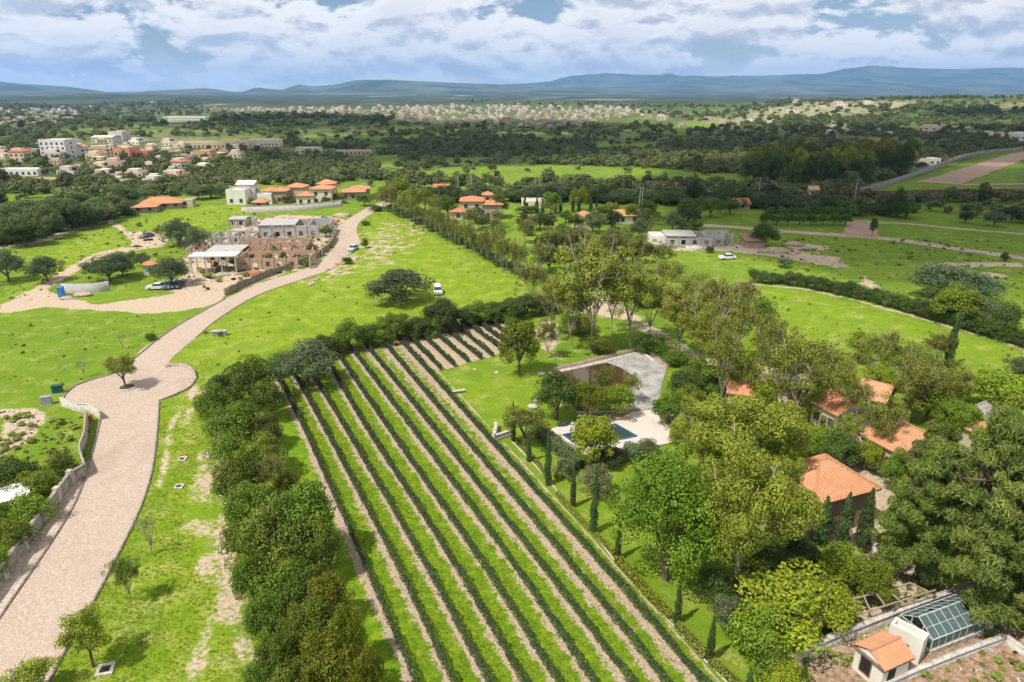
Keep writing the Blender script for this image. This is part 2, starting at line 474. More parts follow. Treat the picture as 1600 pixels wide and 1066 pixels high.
POND = water_mat('pond_water', (0.085, 0.05, 0.013)); POOL = water_mat('pool_water', (0.05, 0.085, 0.07))


def pane_mat():
    m, t, bs, out = mat('greenhouse_glass')
    co = t.add('ShaderNodeTexCoord').outputs['Object']
    bs.inputs['Roughness'].default_value = 0.18; bs.inputs['Specular IOR Level'].default_value = 0.5
    t.l.new(t.mix(t.noise(co, 1.4, 4), (0.085, 0.13, 0.125), (0.20, 0.26, 0.25)), bs.inputs['Base Color'])
    tr = t.add('ShaderNodeBsdfTransparent', inp={0: (0.55, 0.75, 0.7, 1)})
    ms = t.add('ShaderNodeMixShader', inp={0: 0.38, 1: bs.outputs[0], 2: tr.outputs[0]}); t.l.new(ms.outputs[0], out.inputs[0])
    return m


PANE = pane_mat()
MOUNT = plain('mountain_scrub', (0.13, 0.15, 0.08), (0.03, 0.045, 0.022), 0.0016, 0.95, spec=0.03)


# ------------------------------------------------------------------ ground sheet
def P2(*pts): return np.array([[G(x, y).x, G(x, y).y] for x, y in pts])


def inside(poly, X, Y):
    c = np.zeros(X.shape, bool); n = len(poly); j = n - 1
    for i in range(n):
        xi, yi = poly[i]; xj, yj = poly[j]
        hit = ((yi > Y) != (yj > Y)) & (X < (xj - xi) * (Y - yi) / (yj - yi + 1e-12) + xi)
        c ^= hit; j = i
    return c


def dist_line(pts, X, Y, closed=False):
    d = np.full(X.shape, 1e9); n = len(pts)
    for i in range(n if closed else n - 1):
        a = pts[i]; b = pts[(i + 1) % n]; ab = b - a
        t = np.clip(((X - a[0]) * ab[0] + (Y - a[1]) * ab[1]) / (ab @ ab + 1e-9), 0, 1)
        d = np.minimum(d, np.hypot(X - a[0] - t * ab[0], Y - a[1] - t * ab[1]))
    return d


def area(poly, X, Y, soft):
    d = dist_line(poly, X, Y, True); s = np.where(inside(poly, X, Y), d, -d)
    return np.clip(0.5 + s / (2 * soft), 0, 1)


DIRT_AREAS = [   # photo outline, softness in metres, strength
    ([(0, 478), (45, 470), (62, 452), (100, 462), (150, 476), (250, 462), (330, 452), (352, 462), (345, 472), (300, 484), (240, 490), (150, 485), (70, 480), (0, 492)], 1.0, 1),
    ([(0, 478), (60, 445), (110, 415), (150, 395), (200, 385), (205, 392), (160, 402), (120, 424), (75, 455), (0, 492)], 1.0, .9),
    ([(262, 446), (290, 425), (300, 395), (285, 385), (330, 372), (400, 343), (440, 336), (515, 338), (545, 345), (528, 362), (524, 390), (500, 405), (470, 420), (400, 442), (330, 456), (275, 460)], 2.0, .95),
    ([(235, 487), (280, 470), (330, 458), (420, 432), (440, 430), (345, 466), (290, 486)], 1.2, .9),
    ([(0, 640), (50, 638), (75, 650), (62, 672), (48, 690), (20, 702), (0, 716)], 1.0, .95),
    ([(165, 340), (178, 344), (200, 362), (240, 362), (262, 372), (258, 385), (205, 392), (205, 378), (190, 362), (170, 350)], 1.0, .95),
    ([(1228, 1036), (1480, 948), (1600, 930), (1700, 1000), (1700, 1120), (1200, 1120)], 1.0, 1),
    ([(1165, 602), (1178, 575), (1250, 566), (1300, 590), (1262, 632), (1190, 628)], 1.0, .95),
    ([(1290, 640), (1330, 640), (1420, 690), (1440, 760), (1400, 830), (1330, 870), (1250, 850), (1240, 790)], 2.0, .7),
    ([(1240, 905), (1330, 870), (1400, 840), (1480, 880), (1480, 940), (1330, 990), (1230, 1010), (1160, 960), (1150, 920)], 1.5, .7),
    ([(1005, 378), (1075, 388), (1140, 380), (1220, 388), (1260, 395), (1310, 402), (1330, 420), (1280, 414), (1200, 400), (1120, 392), (1040, 392)], 2.0, .95),
    ([(1225, 385), (1250, 380), (1298, 384), (1290, 392), (1240, 391)], 1.5, .9),
    ([(1445, 413), (1480, 410), (1600, 410), (1600, 416), (1470, 418)], 1.5, .95),
    ([(1525, 424), (1560, 426), (1580, 434), (1545, 434)], 1.5, .85),
    ([(1340, 430), (1355, 432), (1383, 454), (1370, 455), (1348, 446)], 1.5, .85),
    ([(450, 440), (470, 415), (520, 395), (575, 360), (600, 345), (640, 352), (660, 380), (640, 405), (560, 430), (500, 452)], 5.0, .45),
    ([(1050, 700), (1100, 640), (1140, 600), (1165, 602), (1150, 640), (1090, 690)], 1.5, .6),
    ([(860, 470), (940, 455), (1050, 520), (1120, 560), (1170, 590), (1140, 600), (1050, 545), (960, 500), (880, 490)], 2.5, .62),
    ([(840, 495), (880, 505), (880, 560), (850, 560), (830, 520)], 1.5, .6),
]
TRACKS = [  # polyline in the photo, half width m, strength
    ([(322, 598), (330, 650), (342, 690), (352, 740), (352, 790), (346, 850), (352, 900), (362, 960), (385, 1010), (412, 1066), (430, 1110)], 1.3, .54),
    ([(305, 590), (300, 620), (292, 660)], 0.8, .56), ([(285, 635), (268, 660), (262, 700), (250, 760)], 0.6, .58),
    ([(338, 965), (318, 1010), (300, 1066)], 0.9, .52), ([(305, 760), (298, 830)], 1.2, .46), ([(320, 700), (318, 800), (330, 900)], 1.5, .46),
    ([(0, 387), (50, 381), (90, 368), (130, 354), (168, 341)], 1.8, 1), ([(168, 341), (186, 332)], 1.8, .9),
    ([(1175, 444), (1260, 452), (1340, 470), (1420, 492), (1500, 515), (1600, 545)], 0.7, .8),
    ([(900, 432), (960, 470), (1010, 510)], 0.9, .7),
]
LIME_AREAS = [
    [(330, 560), (250, 580), (250, 640), (240, 740), (190, 860), (90, 1040), (60, 1200), (480, 1200), (420, 1060), (350, 760)],
    [(262, 565), (300, 530), (400, 455), (540, 405), (560, 360), (600, 330), (700, 378), (830, 440), (800, 475), (640, 500), (440, 545), (320, 580)],
    [(0, 480), (60, 400), (170, 350), (210, 385), (150, 400), (60, 460)],
    [(190, 350), (300, 322), (380, 320), (400, 335), (300, 365), (240, 362)],
    [(1120, 440), (1180, 445), (1340, 472), (1600, 548), (1600, 640), (1180, 600), (1130, 500)],
    [(690, 605), (860, 560), (870, 640), (800, 680), (770, 690)],
    [(760, 670), (1200, 1100), (1280, 1100), (1010, 760), (1060, 700), (1000, 690), (850, 690)],
]
DIRT_W = [(P2(*p), s, k) for p, s, k in DIRT_AREAS]
TRACK_W = [(P2(*p), w, k) for p, w, k in TRACKS]
LIME_W = [P2(*p) for p in LIME_AREAS]
BROWN_W = P2((1228, 1036), (1480, 948), (1640, 900), (1640, 1120), (1200, 1120))


def ground_masks(X, Y):
    dirt = np.zeros(X.shape); near = Y < 420
    for p, s, k in DIRT_W: dirt[near] = np.maximum(dirt[near], k * area(p, X[near], Y[near], s))
    for p, w, k in TRACK_W: dirt[near] = np.maximum(dirt[near], k * np.clip(1.5 - dist_line(p, X[near], Y[near]) / w, 0, 1))
    lime = np.full(X.shape, 0.30)
    for i, p in enumerate(LIME_W):
        lime[near] = np.maximum(lime[near], (0.95 if i < 4 else 0.62) * area(p, X[near], Y[near], 3.0))
    return dirt, lime


FIELDS = [  # open pasture seen between the woods
    [(640, 284), (650, 270), (700, 262), (820, 257), (1010, 262), (1120, 272), (1210, 284), (1180, 292), (1050, 292), (900, 288), (760, 288)],
    [(690, 246), (758, 247), (760, 258), (690, 258)], [(925, 224), (1030, 222), (1030, 236), (930, 238)], [(575, 243), (625, 243), (620, 262), (580, 258)],
    [(1330, 305), (1545, 238), (1600, 232), (1600, 308), (1340, 310)], [(0, 303), (95, 303), (95, 330), (0, 335)],
    [(1080, 362), (1340, 350), (1600, 362), (1600, 440), (1180, 430), (1060, 400)], [(640, 310), (700, 335), (800, 350), (870, 355), (900, 375), (830, 440), (760, 400)],
    [(560, 215), (700, 208), (790, 212), (780, 222), (640, 226)], [(1000, 208), (1080, 190), (1130, 196), (1080, 212)],
]
FIELD_W = [P2(*p) for p in FIELDS]


def polar_ground():
    az = np.concatenate([np.linspace(-180, -52, 40, endpoint=False), np.linspace(-52, 52, 430, endpoint=False), np.linspace(52, 180, 40)])
    rr = np.concatenate([[0.5, 12], np.geomspace(24, 480, 330), np.geomspace(490, 4200, 130), np.geomspace(4400, 18000, 40)])
    A, D = np.meshgrid(np.radians(az), rr); X = D * np.sin(A); Y = D * np.cos(A)
    Z = terrain(X, Y)
    nr, na = X.shape
    idx = np.arange(nr * na).reshape(nr, na)
    q = np.stack([idx[:-1, :-1], idx[:-1, 1:], idx[1:, 1:], idx[1:, :-1]], -1).reshape(-1, 4)[:, ::-1]
    me = np_mesh('ground', np.stack([X, Y, Z], -1).reshape(-1, 3), q, GROUND, True)
    d, l = ground_masks(X.ravel(), Y.ravel())
    r = np.hypot(X, Y).ravel()
    far = sstep(330, 470, r)
    xs, ys = X.ravel(), Y.ravel()
    for p in FIELD_W:
        sel = r < 2500
        a = area(p, xs[sel], ys[sel], 4.0); far[sel] *= 1 - a * 0.9
    fattr(me, 'dirt', d); fattr(me, 'lime', l); fattr(me, 'far', far)
    fattr(me, 'worn', area(LIME_W[0], xs, ys, 4.0) + 0.6 * area(LIME_W[2], xs, ys, 6.0))
    straw = P2((1075, 192), (1180, 172), (1260, 160), (1420, 157), (1450, 166), (1380, 176), (1250, 184), (1150, 197))  # crest patch: dry grass, with its sunlit look put into the pale colour
    fattr(me, 'straw', area(straw, xs, ys, 30.0))
    fattr(me, 'plain', sstep(1500, 2500, r))
    fattr(me, 'brown', area(BROWN_W, xs, ys, 2.0))
    o = link('ground', me); tag(o, kind='structure')


polar_ground()


# ------------------------------------------------------------------ mountains, haze
def mountain(name, skyline, dist, depth, seed, nx=420, ny=36):
    xs = np.array([p[0] for p in skyline], float); ys = np.array([p[1] for p in skyline], float)
    px = np.linspace(xs[0], xs[-1], nx); py = np.interp(px, xs, ys)
    k = np.ones(3) / 3; py = np.convolve(np.pad(py, 1, 'edge'), k, 'valid')
    hz = CAMH + (HORIZON - py) / (F / CP) * dist + 8
    V = []
    for j in range(ny):
        t = j / (ny - 1); dd = dist - depth * 0.75 + depth * t
        prof = math.sin(min(1, t / 0.75) * math.pi / 2) ** 1.5 if t < 0.75 else math.cos((t - 0.75) / 0.25 * math.pi / 2)
        for i in range(nx):
            x = (px[i] - 800) / F * dist * CP; n = mnoise.hetero_terrain(Vector((x / 1500.0, dd / 1900.0, seed)), 0.9, 2.1, 6, 0.7)
            amp = prof * (1 - prof) * 3.0 + 0.04
            V.append((x * dd / dist, dd, -12 + (hz[i] + 12) * prof * (1 + 0.42 * amp * (n - 1.1)) + (0 if 0.7 < t < 0.8 else 0)))
    idx = np.arange(nx * ny).reshape(ny, nx)
    q = np.stack([idx[:-1, :-1], idx[:-1, 1:], idx[1:, 1:], idx[1:, :-1]], -1).reshape(-1, 4)
    o = link(name, np_mesh(name, V, q, MOUNT, True)); tag(o, kind='structure')


mountain('hills', [(-500, 140), (-150, 132), (0, 131), (60, 134), (110, 137), (150, 142), (185, 148), (230, 143), (320, 139), (345, 142), (372, 146), (400, 138), (440, 142), (465, 134), (490, 137), (520, 135), (560, 128), (608, 127), (650, 129), (700, 131), (750, 133), (820, 135), (900, 139), (1000, 143), (1100, 147)], 9500, 3800, 3.1)
mountain('hills', [(560, 143), (700, 138), (800, 133), (860, 130), (890, 122), (950, 118), (1030, 119), (1045, 116), (1060, 122), (1110, 123), (1200, 121), (1280, 119), (1310, 113), (1350, 109), (1420, 110), (1500, 111), (1560, 109), (1620, 110), (1800, 116), (2100, 128)], 14500, 5200, 8.7)
mountain('hills', [(700, 146), (850, 139), (950, 137), (1050, 133), (1150, 134), (1230, 127), (1300, 130), (1400, 132), (1500, 135), (1600, 134), (1800, 140)], 11000, 3600, 5.4)


def haze_box():
    m = bpy.data.materials.new('haze_air'); m.use_nodes = True; t = NT(m.node_tree); t.n.clear()
    pv = t.add('ShaderNodeVolumePrincipled'); pv.inputs['Color'].default_value = (0.26, 0.52, 1.0, 1)
    pv.inputs['Density'].default_value = 6.6e-5; pv.inputs['Anisotropy'].default_value = 0.1
    t.add('ShaderNodeOutputMaterial', inp={1: pv.outputs[0]})
    o = MB().box(-18500, 18500, -18500, 18500, -32, 560).build('haze', m); tag(o, kind='stuff')


haze_box()


# cumulus drifting over the land, high above the frame; their shadows lie on the fields as in the photograph
def cloud_mat():
    m, t, bs, out = mat('cloud_vapour')
    bs.inputs['Base Color'].default_value = (0.95, 0.95, 0.95, 1); bs.inputs['Roughness'].default_value = 1.0
    tr = t.add('ShaderNodeBsdfTransparent'); tl = t.add('ShaderNodeBsdfTranslucent', inp={0: (0.95, 0.95, 0.95, 1)})
    a = t.add('ShaderNodeMixShader', inp={0: 0.5, 1: bs.outputs[0], 2: tl.outputs[0]})
    b = t.add('ShaderNodeMixShader', inp={0: 0.71, 1: a.outputs[0], 2: tr.outputs[0]}); t.l.new(b.outputs[0], out.inputs[0])
    return m


CLOUD = cloud_mat()


def ico_lump(seed, n=14, m=9, amp=0.3):
    vs = []
    for j in range(m + 1):
        for i in range(n):
            th = math.pi * j / m; ph = 2 * math.pi * i / n
            d = Vector((math.sin(th) * math.cos(ph), math.sin(th) * math.sin(ph), math.cos(th)))
            r = 1 + amp * mnoise.noise(d * 1.9 + Vector((seed, 0, 0))) + amp * 0.5 * mnoise.noise(d * 4.3 + Vector((0, seed, 0)))
            vs.append(tuple(d * r))
    fs = [(j * n + i, j * n + (i + 1) % n, (j + 1) * n + (i + 1) % n, (j + 1) * n + i) for j in range(m) for i in range(n)]
    return np.array(vs), np.array(fs)


def cloud(cx, cy, rx, ry, seed, z=1000.0, n=26):
    """a cloud whose shadow is centred on ground point (cx, cy)"""
    k = z / SUNV.z; ox, oy = cx + SUNV.x * k, cy + SUNV.y * k
    rg = np.random.default_rng(seed); V = []; Fc = []; off = 0
    for i in range(n):
        a = rg.uniform(0, 2 * math.pi); q = math.sqrt(rg.uniform(0, 1))
        v, f = ico_lump(seed * 10 + i, amp=0.35); s = rg.uniform(0.22, 0.42) * (1.15 - 0.5 * q)
        v = v * np.array([rx * s * 1.5, ry * s * 1.5, 60 * s + 22]) + np.array([q * math.cos(a) * rx * 0.8, q * math.sin(a) * ry * 0.8, rg.uniform(0, 40) * (1 - q)])
        V.append(v); Fc.append(f + off); off += len(v)
    o = link('cloud', np_mesh('cloud', np.concatenate(V), np.concatenate(Fc), CLOUD, True), loc=(ox, oy, z)); tag(o, kind='structure')


cloud(205, 315, 185, 150, 1)
cloud(470, 700, 420, 260, 2, n=40)
cloud(-60, 620, 190, 170, 3)
cloud(-150, 960, 330, 130, 4, n=30)
cloud(1100, 1150, 420, 170, 5, n=30)


# ------------------------------------------------------------------ roads, kerbs, walls
def resample(pts, n):
    pts = np.array([tuple(p)[:2] for p in pts], float)
    # Catmull-Rom through the points
    P = np.vstack([2 * pts[0] - pts[1], pts, 2 * pts[-1] - pts[-2]]); out = []
    for i in range(1, len(P) - 2):
        for t in np.linspace(0, 1, 12, endpoint=False):
            a, b, c, d = P[i - 1], P[i], P[i + 1], P[i + 2]
            out.append(0.5 * (2 * b + (c - a) * t + (2 * a - 5 * b + 4 * c - d) * t * t + (3 * b - a - 3 * c + d) * t ** 3))
    out.append(pts[-1]); out = np.array(out)
    s = np.concatenate([[0], np.cumsum(np.hypot(*np.diff(out, axis=0).T))])
    q = np.linspace(0, s[-1], n)
    return np.stack([np.interp(q, s, out[:, 0]), np.interp(q, s, out[:, 1])], -1)


def wline(px): return [G(*p) for p in px]


def strip(name, left, right, m, z=0.012, n=60, cols=6):
    L = resample(wline(left), n); Rr = resample(wline(right), n)
    t = np.linspace(0, 1, cols)[None, :, None]
    V = L[:, None] * (1 - t) + Rr[:, None] * t
    zz = terrain(V[..., 0], V[..., 1]) + z
    V = np.concatenate([V, zz[..., None]], -1).reshape(-1, 3)
    idx = np.arange(n * cols).reshape(n, cols)
    q = np.stack([idx[:-1, :-1], idx[:-1, 1:], idx[1:, 1:], idx[1:, :-1]], -1).reshape(-1, 4)
    me = np_mesh(name, V, q, m, True)
    o = link(name, me); tag(o, kind='structure'); return o


def lane(name, px, halfw, m, z=0.012, n=60):
    c = resample(wline(px), n); d = np.gradient(c, axis=0); d /= np.linalg.norm(d, axis=1)[:, None]
    nn = np.stack([-d[:, 1], d[:, 0]], -1); V = []
    w = halfw * (1 + 0.12 * np.sin(np.arange(n) * 0.9) * np.cos(np.arange(n) * 0.37))
    for k in np.linspace(-1, 1, 4):
        V.append(c + nn * (k * w)[:, None])
    V = np.stack(V, 1); zz = terrain(V[..., 0], V[..., 1]) + z
    V = np.concatenate([V, zz[..., None]], -1).reshape(-1, 3)
    idx = np.arange(n * 4).reshape(n, 4)
    q = np.stack([idx[:-1, :-1], idx[:-1, 1:], idx[1:, 1:], idx[1:, :-1]], -1).reshape(-1, 4)[:, ::-1]
    o = link(name, np_mesh(name, V, q, m, True)); tag(o, kind='structure'); return o


def sheet(name, px, m, z, kind='structure', zbase=None):
    pts = [G(*p) for p in px]
    o = MB().poly([(p.x, p.y, z) for p in pts]).build(name, m)
    # face up
    if o.data.polygons[0].normal.z < 0: o.data.flip_normals()
    if kind: tag(o, kind=kind)
    return o


def wall_mesh(name, pts, w, h, m, n=None, z0=-0.05, wav=0.0, cap=None):
    """an upright band following ground points"""
    c = resample(pts, n or max(8, 6 * len(pts))); n = len(c)
    d = np.gradient(c, axis=0); d /= np.linalg.norm(d, axis=1)[:, None] + 1e-9
    nn = np.stack([-d[:, 1], d[:, 0]], -1); V = []
    base = terrain(c[:, 0], c[:, 1])
    hh = h + wav * RNG.uniform(-1, 1, n)
    for s, top in ((-1, 0), (-1, 1), (1, 1), (1, 0)):
        p = c + nn * s * w / 2; V.append(np.column_stack([p, base + (hh if top else z0)]))
    V = np.stack(V, 1).reshape(-1, 3); idx = np.arange(n * 4).reshape(n, 4); q = []
    for a, b in ((0, 1), (1, 2), (2, 3)):
        q.append(np.stack([idx[:-1, a], idx[1:, a], idx[1:, b], idx[:-1, b]], -1))
    q.append(np.array([[idx[0, 0], idx[0, 1], idx[0, 2], idx[0, 3]], [idx[-1, 3], idx[-1, 2], idx[-1, 1], idx[-1, 0]]]))
    return np_mesh(name, V, np.concatenate(q), m)


def kerb(px, w=0.22, h=0.13, m=None, name='kerb'):
    o = link(name, wall_mesh(name, wline(px), w, h, m or KERB, n=60)); tag(o, kind='structure'); return o


def wall(name, px, w, h, m, label, cat='wall', wav=0.05, coping=True, group=None):
    pts = wline(px); b = pts[0]
    t = empty(name, b, 0, label, cat, group)
    me = wall_mesh('masonry', [p - b for p in pts], w, h, m, n=max(10, 8 * len(pts)), wav=wav)
    link('masonry', me, t)
    if coping:
        pm = wall_mesh('coping', [p - b for p in pts], w + 0.12, h + 0.10, STONE_PALE, n=max(10, 8 * len(pts)), z0=h + wav + 0.004, wav=0)
        link('coping', pm, t)
    if cat == 'wall' and name == 'property_wall': pm.materials[0] = STONE
    return t


RL = [(-230, 1300), (-120, 1140), (0, 965), (110, 800), (140, 722), (154, 668), (158, 652)]
RR = [(-40, 1300), (40, 1140), (95, 1030), (160, 915), (217, 800), (238, 735), (246, 672), (249, 625)]
strip('road', RL, RR, COBBLE, 0.012, n=80, cols=8)
# turning circle
circ = [(158, 652), (150, 645), (120, 640), (98, 632), (102, 618), (118, 604), (145, 594), (178, 584), (213, 558), (240, 556), (262, 566), (285, 572), (301, 580), (306, 594), (296, 606), (274, 617), (249, 628), (246, 660), (205, 668)]
sheet('road', circ, COBBLE, 0.018)
UL = [(205, 580), (217, 550), (250, 528), (288, 503), (352, 467), (415, 440), (473, 422), (499, 409), (519, 391), (526, 376), (524, 361), (536, 348), (577, 323), (600, 314)]
UR = [(258, 580), (268, 560), (306, 528), (342, 498), (402, 462), (478, 435), (516, 422), (539, 404), (562, 382), (557, 361), (563, 346), (588, 330), (612, 317)]
strip('road', UL, UR, COBBLE, 0.026, n=90)
kerb(RL); kerb(RR[1:])
kerb([(98, 631), (101, 618), (118, 603), (145, 593), (178, 583), (214, 557), (250, 528), (288, 503), (352, 467)], 0.3, 0.16)
kerb([(258, 574), (285, 572), (301, 580), (306, 594)], 0.45, 0.5, STONE)
kerb([(306, 594), (296, 606), (274, 617), (251, 626)], 0.25, 0.2)
kerb([(306, 528), (342, 498), (402, 462), (478, 435), (516, 422), (539, 404), (562, 382)], 0.18, 0.10)
# pale gravel shoulder on the left of the lower road, up to the property wall
strip('pavement', [(-60, 990), (0, 905), (70, 822), (112, 758), (140, 716)], [(-60, 1053), (-2, 967), (82, 842), (108, 802), (136, 730)], DIRTROAD, 0.008, n=30)
# roads on the right and far tracks
lane('road', [(1080, 352), (1130, 354), (1215, 361), (1330, 369), (1400, 375), (1480, 387), (1560, 398), (1660, 412)], 2.6, DIRTROAD, 0.05)
lane('road', [(1347, 344), (1345, 358), (1346, 372)], 5.0, REDROAD, 0.06, n=20)
lane('path', [(1368, 348), (1420, 350), (1500, 358), (1600, 366)], 1.3, DIRTROAD, 0.04)
lane('road', [(1462, 287), (1500, 276), (1540, 262), (1580, 248), (1640, 235)], 9.0, REDROAD, 0.15)
lane('road', [(1500, 290), (1560, 289), (1660, 288)], 3.0, REDROAD, 0.2)
lane('path', [(1560, 312), (1600, 314), (1660, 318)], 2.0, DIRTROAD, 0.12)

# walls on the left
pw = wall('property_wall', [(136, 742), (112, 758), (92, 785), (70, 815), (40, 858), (0, 916), (-60, 1000)], 0.35, 1.5, STONE, 'stone property wall with pale capped posts left of the lower road')
for x, y in ((113, 757), (93, 784), (70, 815), (40, 858), (8, 905)):
    q = G(x, y) - pw.location; MB().box(q.x - .3, q.x + .3, q.y - .3, q.y + .3, -.05, 1.95).build('post', STONE_PALE, pw)
wall('garden_wall', [(97, 634), (122, 643), (142, 645), (158, 656)], 0.25, 1.3, STONE_PALE, 'low pale wall with tan panels beside the turning circle')
wall('fence_wall', [(138, 658), (135, 690), (128, 715), (136, 742)], 0.25, 1.7, WOOD_PALE, 'tan boundary screen running down beside the road shoulder', coping=False)
wall('retaining_wall', [(352, 462), (415, 434), (470, 415), (498, 402), (518, 384), (524, 372)], 0.5, 1.7, plain('mossy_stone', (0.27, 0.22, 0.14), (0.14, 0.13, 0.07), 1.2, 0.95, 0.7, 4), 'brown mossy retaining wall between the cobbled road and the building site', coping=False, wav=0.25)
wall('site_wall', [(98, 457), (120, 458), (150, 457), (172, 453)], 0.3, 2.2, CONC, 'grey block wall behind the blue cabin on the building site', coping=False)
wall('villa_wall', [(378, 333), (430, 331), (480, 328), (535, 322)], 0.4, 2.4, STONE_PALE, 'long pale garden wall in front of the red-roofed villas', wav=0.15)
wall('boundary_wall', [(1325, 303), (1360, 298), (1400, 286), (1450, 270), (1500, 255), (1545, 243), (1600, 234)], 00.6, 2.4, plain('old_wall', (.26, .25, .23), (.17, .16, .15), .2), 'long grey boundary wall climbing away on the far right', coping=False)
wall('orchard_wall', [(1330, 312), (1430, 310), (1520, 308), (1640, 309)], 0.5, 3.6, plain('rust_wall', (0.16, 0.085, 0.06), (0.1, 0.06, 0.045), 0.6, 0.9), 'long dark red wall behind the woods on the right', coping=False)


# ------------------------------------------------------------------ vineyard
ROWS = [
    [(424, 573), (470, 660), (562, 866), (646, 1060)], [(462, 590), (501, 660), (610, 866), (703, 1060)],
    [(490, 590), (533, 660), (653, 866), (758, 1060)], [(517, 574), (566, 660), (698, 866), (812, 1060)],
    [(526, 552), (599, 660), (741, 866), (865, 1060)], [(546, 542), (635, 660), (788, 866), (920, 1060)],
    [(571, 540), (668, 660), (830, 866), (978, 1060)], [(594, 530), (703, 660), (875, 866), (1032, 1060)],
    [(622, 530), (675, 588), (739, 660), (922, 866), (1089, 1060)],
    [(637, 526), (690, 579)], [(654, 520), (711, 574)], [(671, 515), (732, 567)], [(690, 511), (752, 562)], [(707, 506), (770, 558)],
    [(725, 504), (786, 549)], [(742, 502), (800, 545)], [(758, 499), (815, 540)], [(776, 496), (828, 536)],
]


def row_world(r):
    pts = [G(*p) for p in r]
    if len(r) > 3:      # carry the long rows on below the frame
        d = (pts[-1] - pts[-2]).normalized(); pts.append(pts[-1] + d * 14)
    return resample(pts, 60)


RW = [row_world(r) for r in ROWS]


def leaf_quads(pos, nrm, size, rg, aspect=1.6):
    n = len(pos)
    a = rg.normal(size=(n, 3)); u = np.cross(nrm, a); u /= np.linalg.norm(u, axis=1)[:, None] + 1e-9
    w = np.cross(nrm, u); w /= np.linalg.norm(w, axis=1)[:, None] + 1e-9
    su = (size * aspect ** 0.5 / 2)[:, None]; sw = (size / aspect ** 0.5 / 2)[:, None]
    V = np.stack([pos - u * su, pos - w * sw, pos + u * su, pos + w * sw], 1).reshape(-1, 3)
    Q = np.arange(n * 4).reshape(n, 4)
    return V, Q


def vine_row(i, c):
    rg = np.random.default_rng(100 + i)
    seg = np.diff(c, axis=0); L = np.hypot(*seg.T); s = np.concatenate([[0], np.cumsum(L)])
    n = int(s[-1] * 175)
    t = rg.uniform(0, s[-1], n)
    cx = np.interp(t, s, c[:, 0]); cy = np.interp(t, s, c[:, 1])
    keep = rg.uniform(0, 1, n) < np.clip(95.0 / np.hypot(cx, cy), 0.4, 1); t, cx, cy = t[keep], cx[keep], cy[keep]; n = len(t)
    dx = np.interp(t, s[:-1], seg[:, 0] / L); dy = np.interp(t, s[:-1], seg[:, 1] / L)
    h = 0.98 + 0.09 * np.sin(t * 0.9 + i) + 0.08 * np.sin(t * 2.7 + 2 * i) + 0.05 * np.sin(t * 7.1)
    hw = 0.175 + 0.03 * np.sin(t * 1.7 + i) + 0.03 * np.sin(t * 5.3)
    gap = np.array([mnoise.noise(Vector((v * .22, i * 7.7, 0))) + .6 * mnoise.noise(Vector((v * .9, i * 3.1, 4))) for v in t])
    h = h * np.clip(1.0 + .22 * gap, .6, 1.25); hw = hw * np.clip(1 + .3 * gap, .55, 1.4)
    # leaves on the box outline: two sides and the rounded top
    q = rg.uniform(0, 1, n); side = np.where(rg.uniform(0, 1, n) < 0.5, -1, 1)
    top = q < 0.36
    lat = np.where(top, rg.uniform(-1, 1, n) * hw, side * hw * rg.uniform(0.75, 1.12, n))
    z = np.where(top, h - 0.1 * (lat / hw) ** 2 + rg.normal(0, 0.05, n), rg.uniform(0.05, 1.0, n) ** 0.8 * h)
    spr = rg.uniform(0, 1, n) < 0.03; z = z + spr * rg.uniform(0.05, 0.35, n); lat = lat * np.where(rg.uniform(0, 1, n) < .05, rg.uniform(1, 2.0, n), 1)
    nx = np.where(top, 0, side); nz = np.where(top, 1.0, 0.35)
    nrm = np.stack([-dy * nx, dx * nx, nz], -1) + rg.normal(0, 0.45, (n, 3)); nrm /= np.linalg.norm(nrm, axis=1)[:, None]
    pos = np.stack([cx - dy * lat, cy + dx * lat, z], -1)
    dist = np.hypot(cx, cy); size = rg.uniform(0.10, 0.18, n) * np.clip(dist / 70, 0.9, 1.7)
    o0 = c[0]; pos[:, 0] -= o0[0]; pos[:, 1] -= o0[1]
    V, Q = leaf_quads(pos, nrm, size, rg, 1.3)
    me = np_mesh('foliage', V, Q, LEAF_VINE); fattr(me, 'tint', np.clip(rg.normal(0.45, 0.28, n), 0, 1), 'FACE')
    long = len(ROWS[i]) > 3
    lab = ('long clipped dark vine row crossing the whole vineyard, %s from the tree belt' % ORD[i] if long else
           'short vine row beyond the small lawn, %s short row counting from the left' % ORD[i - 9])
    o = empty('vine_row', (o0[0], o0[1], 0), 0, lab, 'vine row', 'vine rows in the vineyard')
    link('foliage', me, o)
    # stems and the dim inside of the hedge
    b = MB(); core = []
    for k in range(0, 60, 1):
        b.bar((c[k][0] - o0[0], c[k][1] - o0[1], 0), (c[k][0] - o0[0], c[k][1] - o0[1], 0.75), 0.09)
    b.build('stems', BARK, o)['kind'] = 'stuff'


for i, c in enumerate(RW): vine_row(i, c)


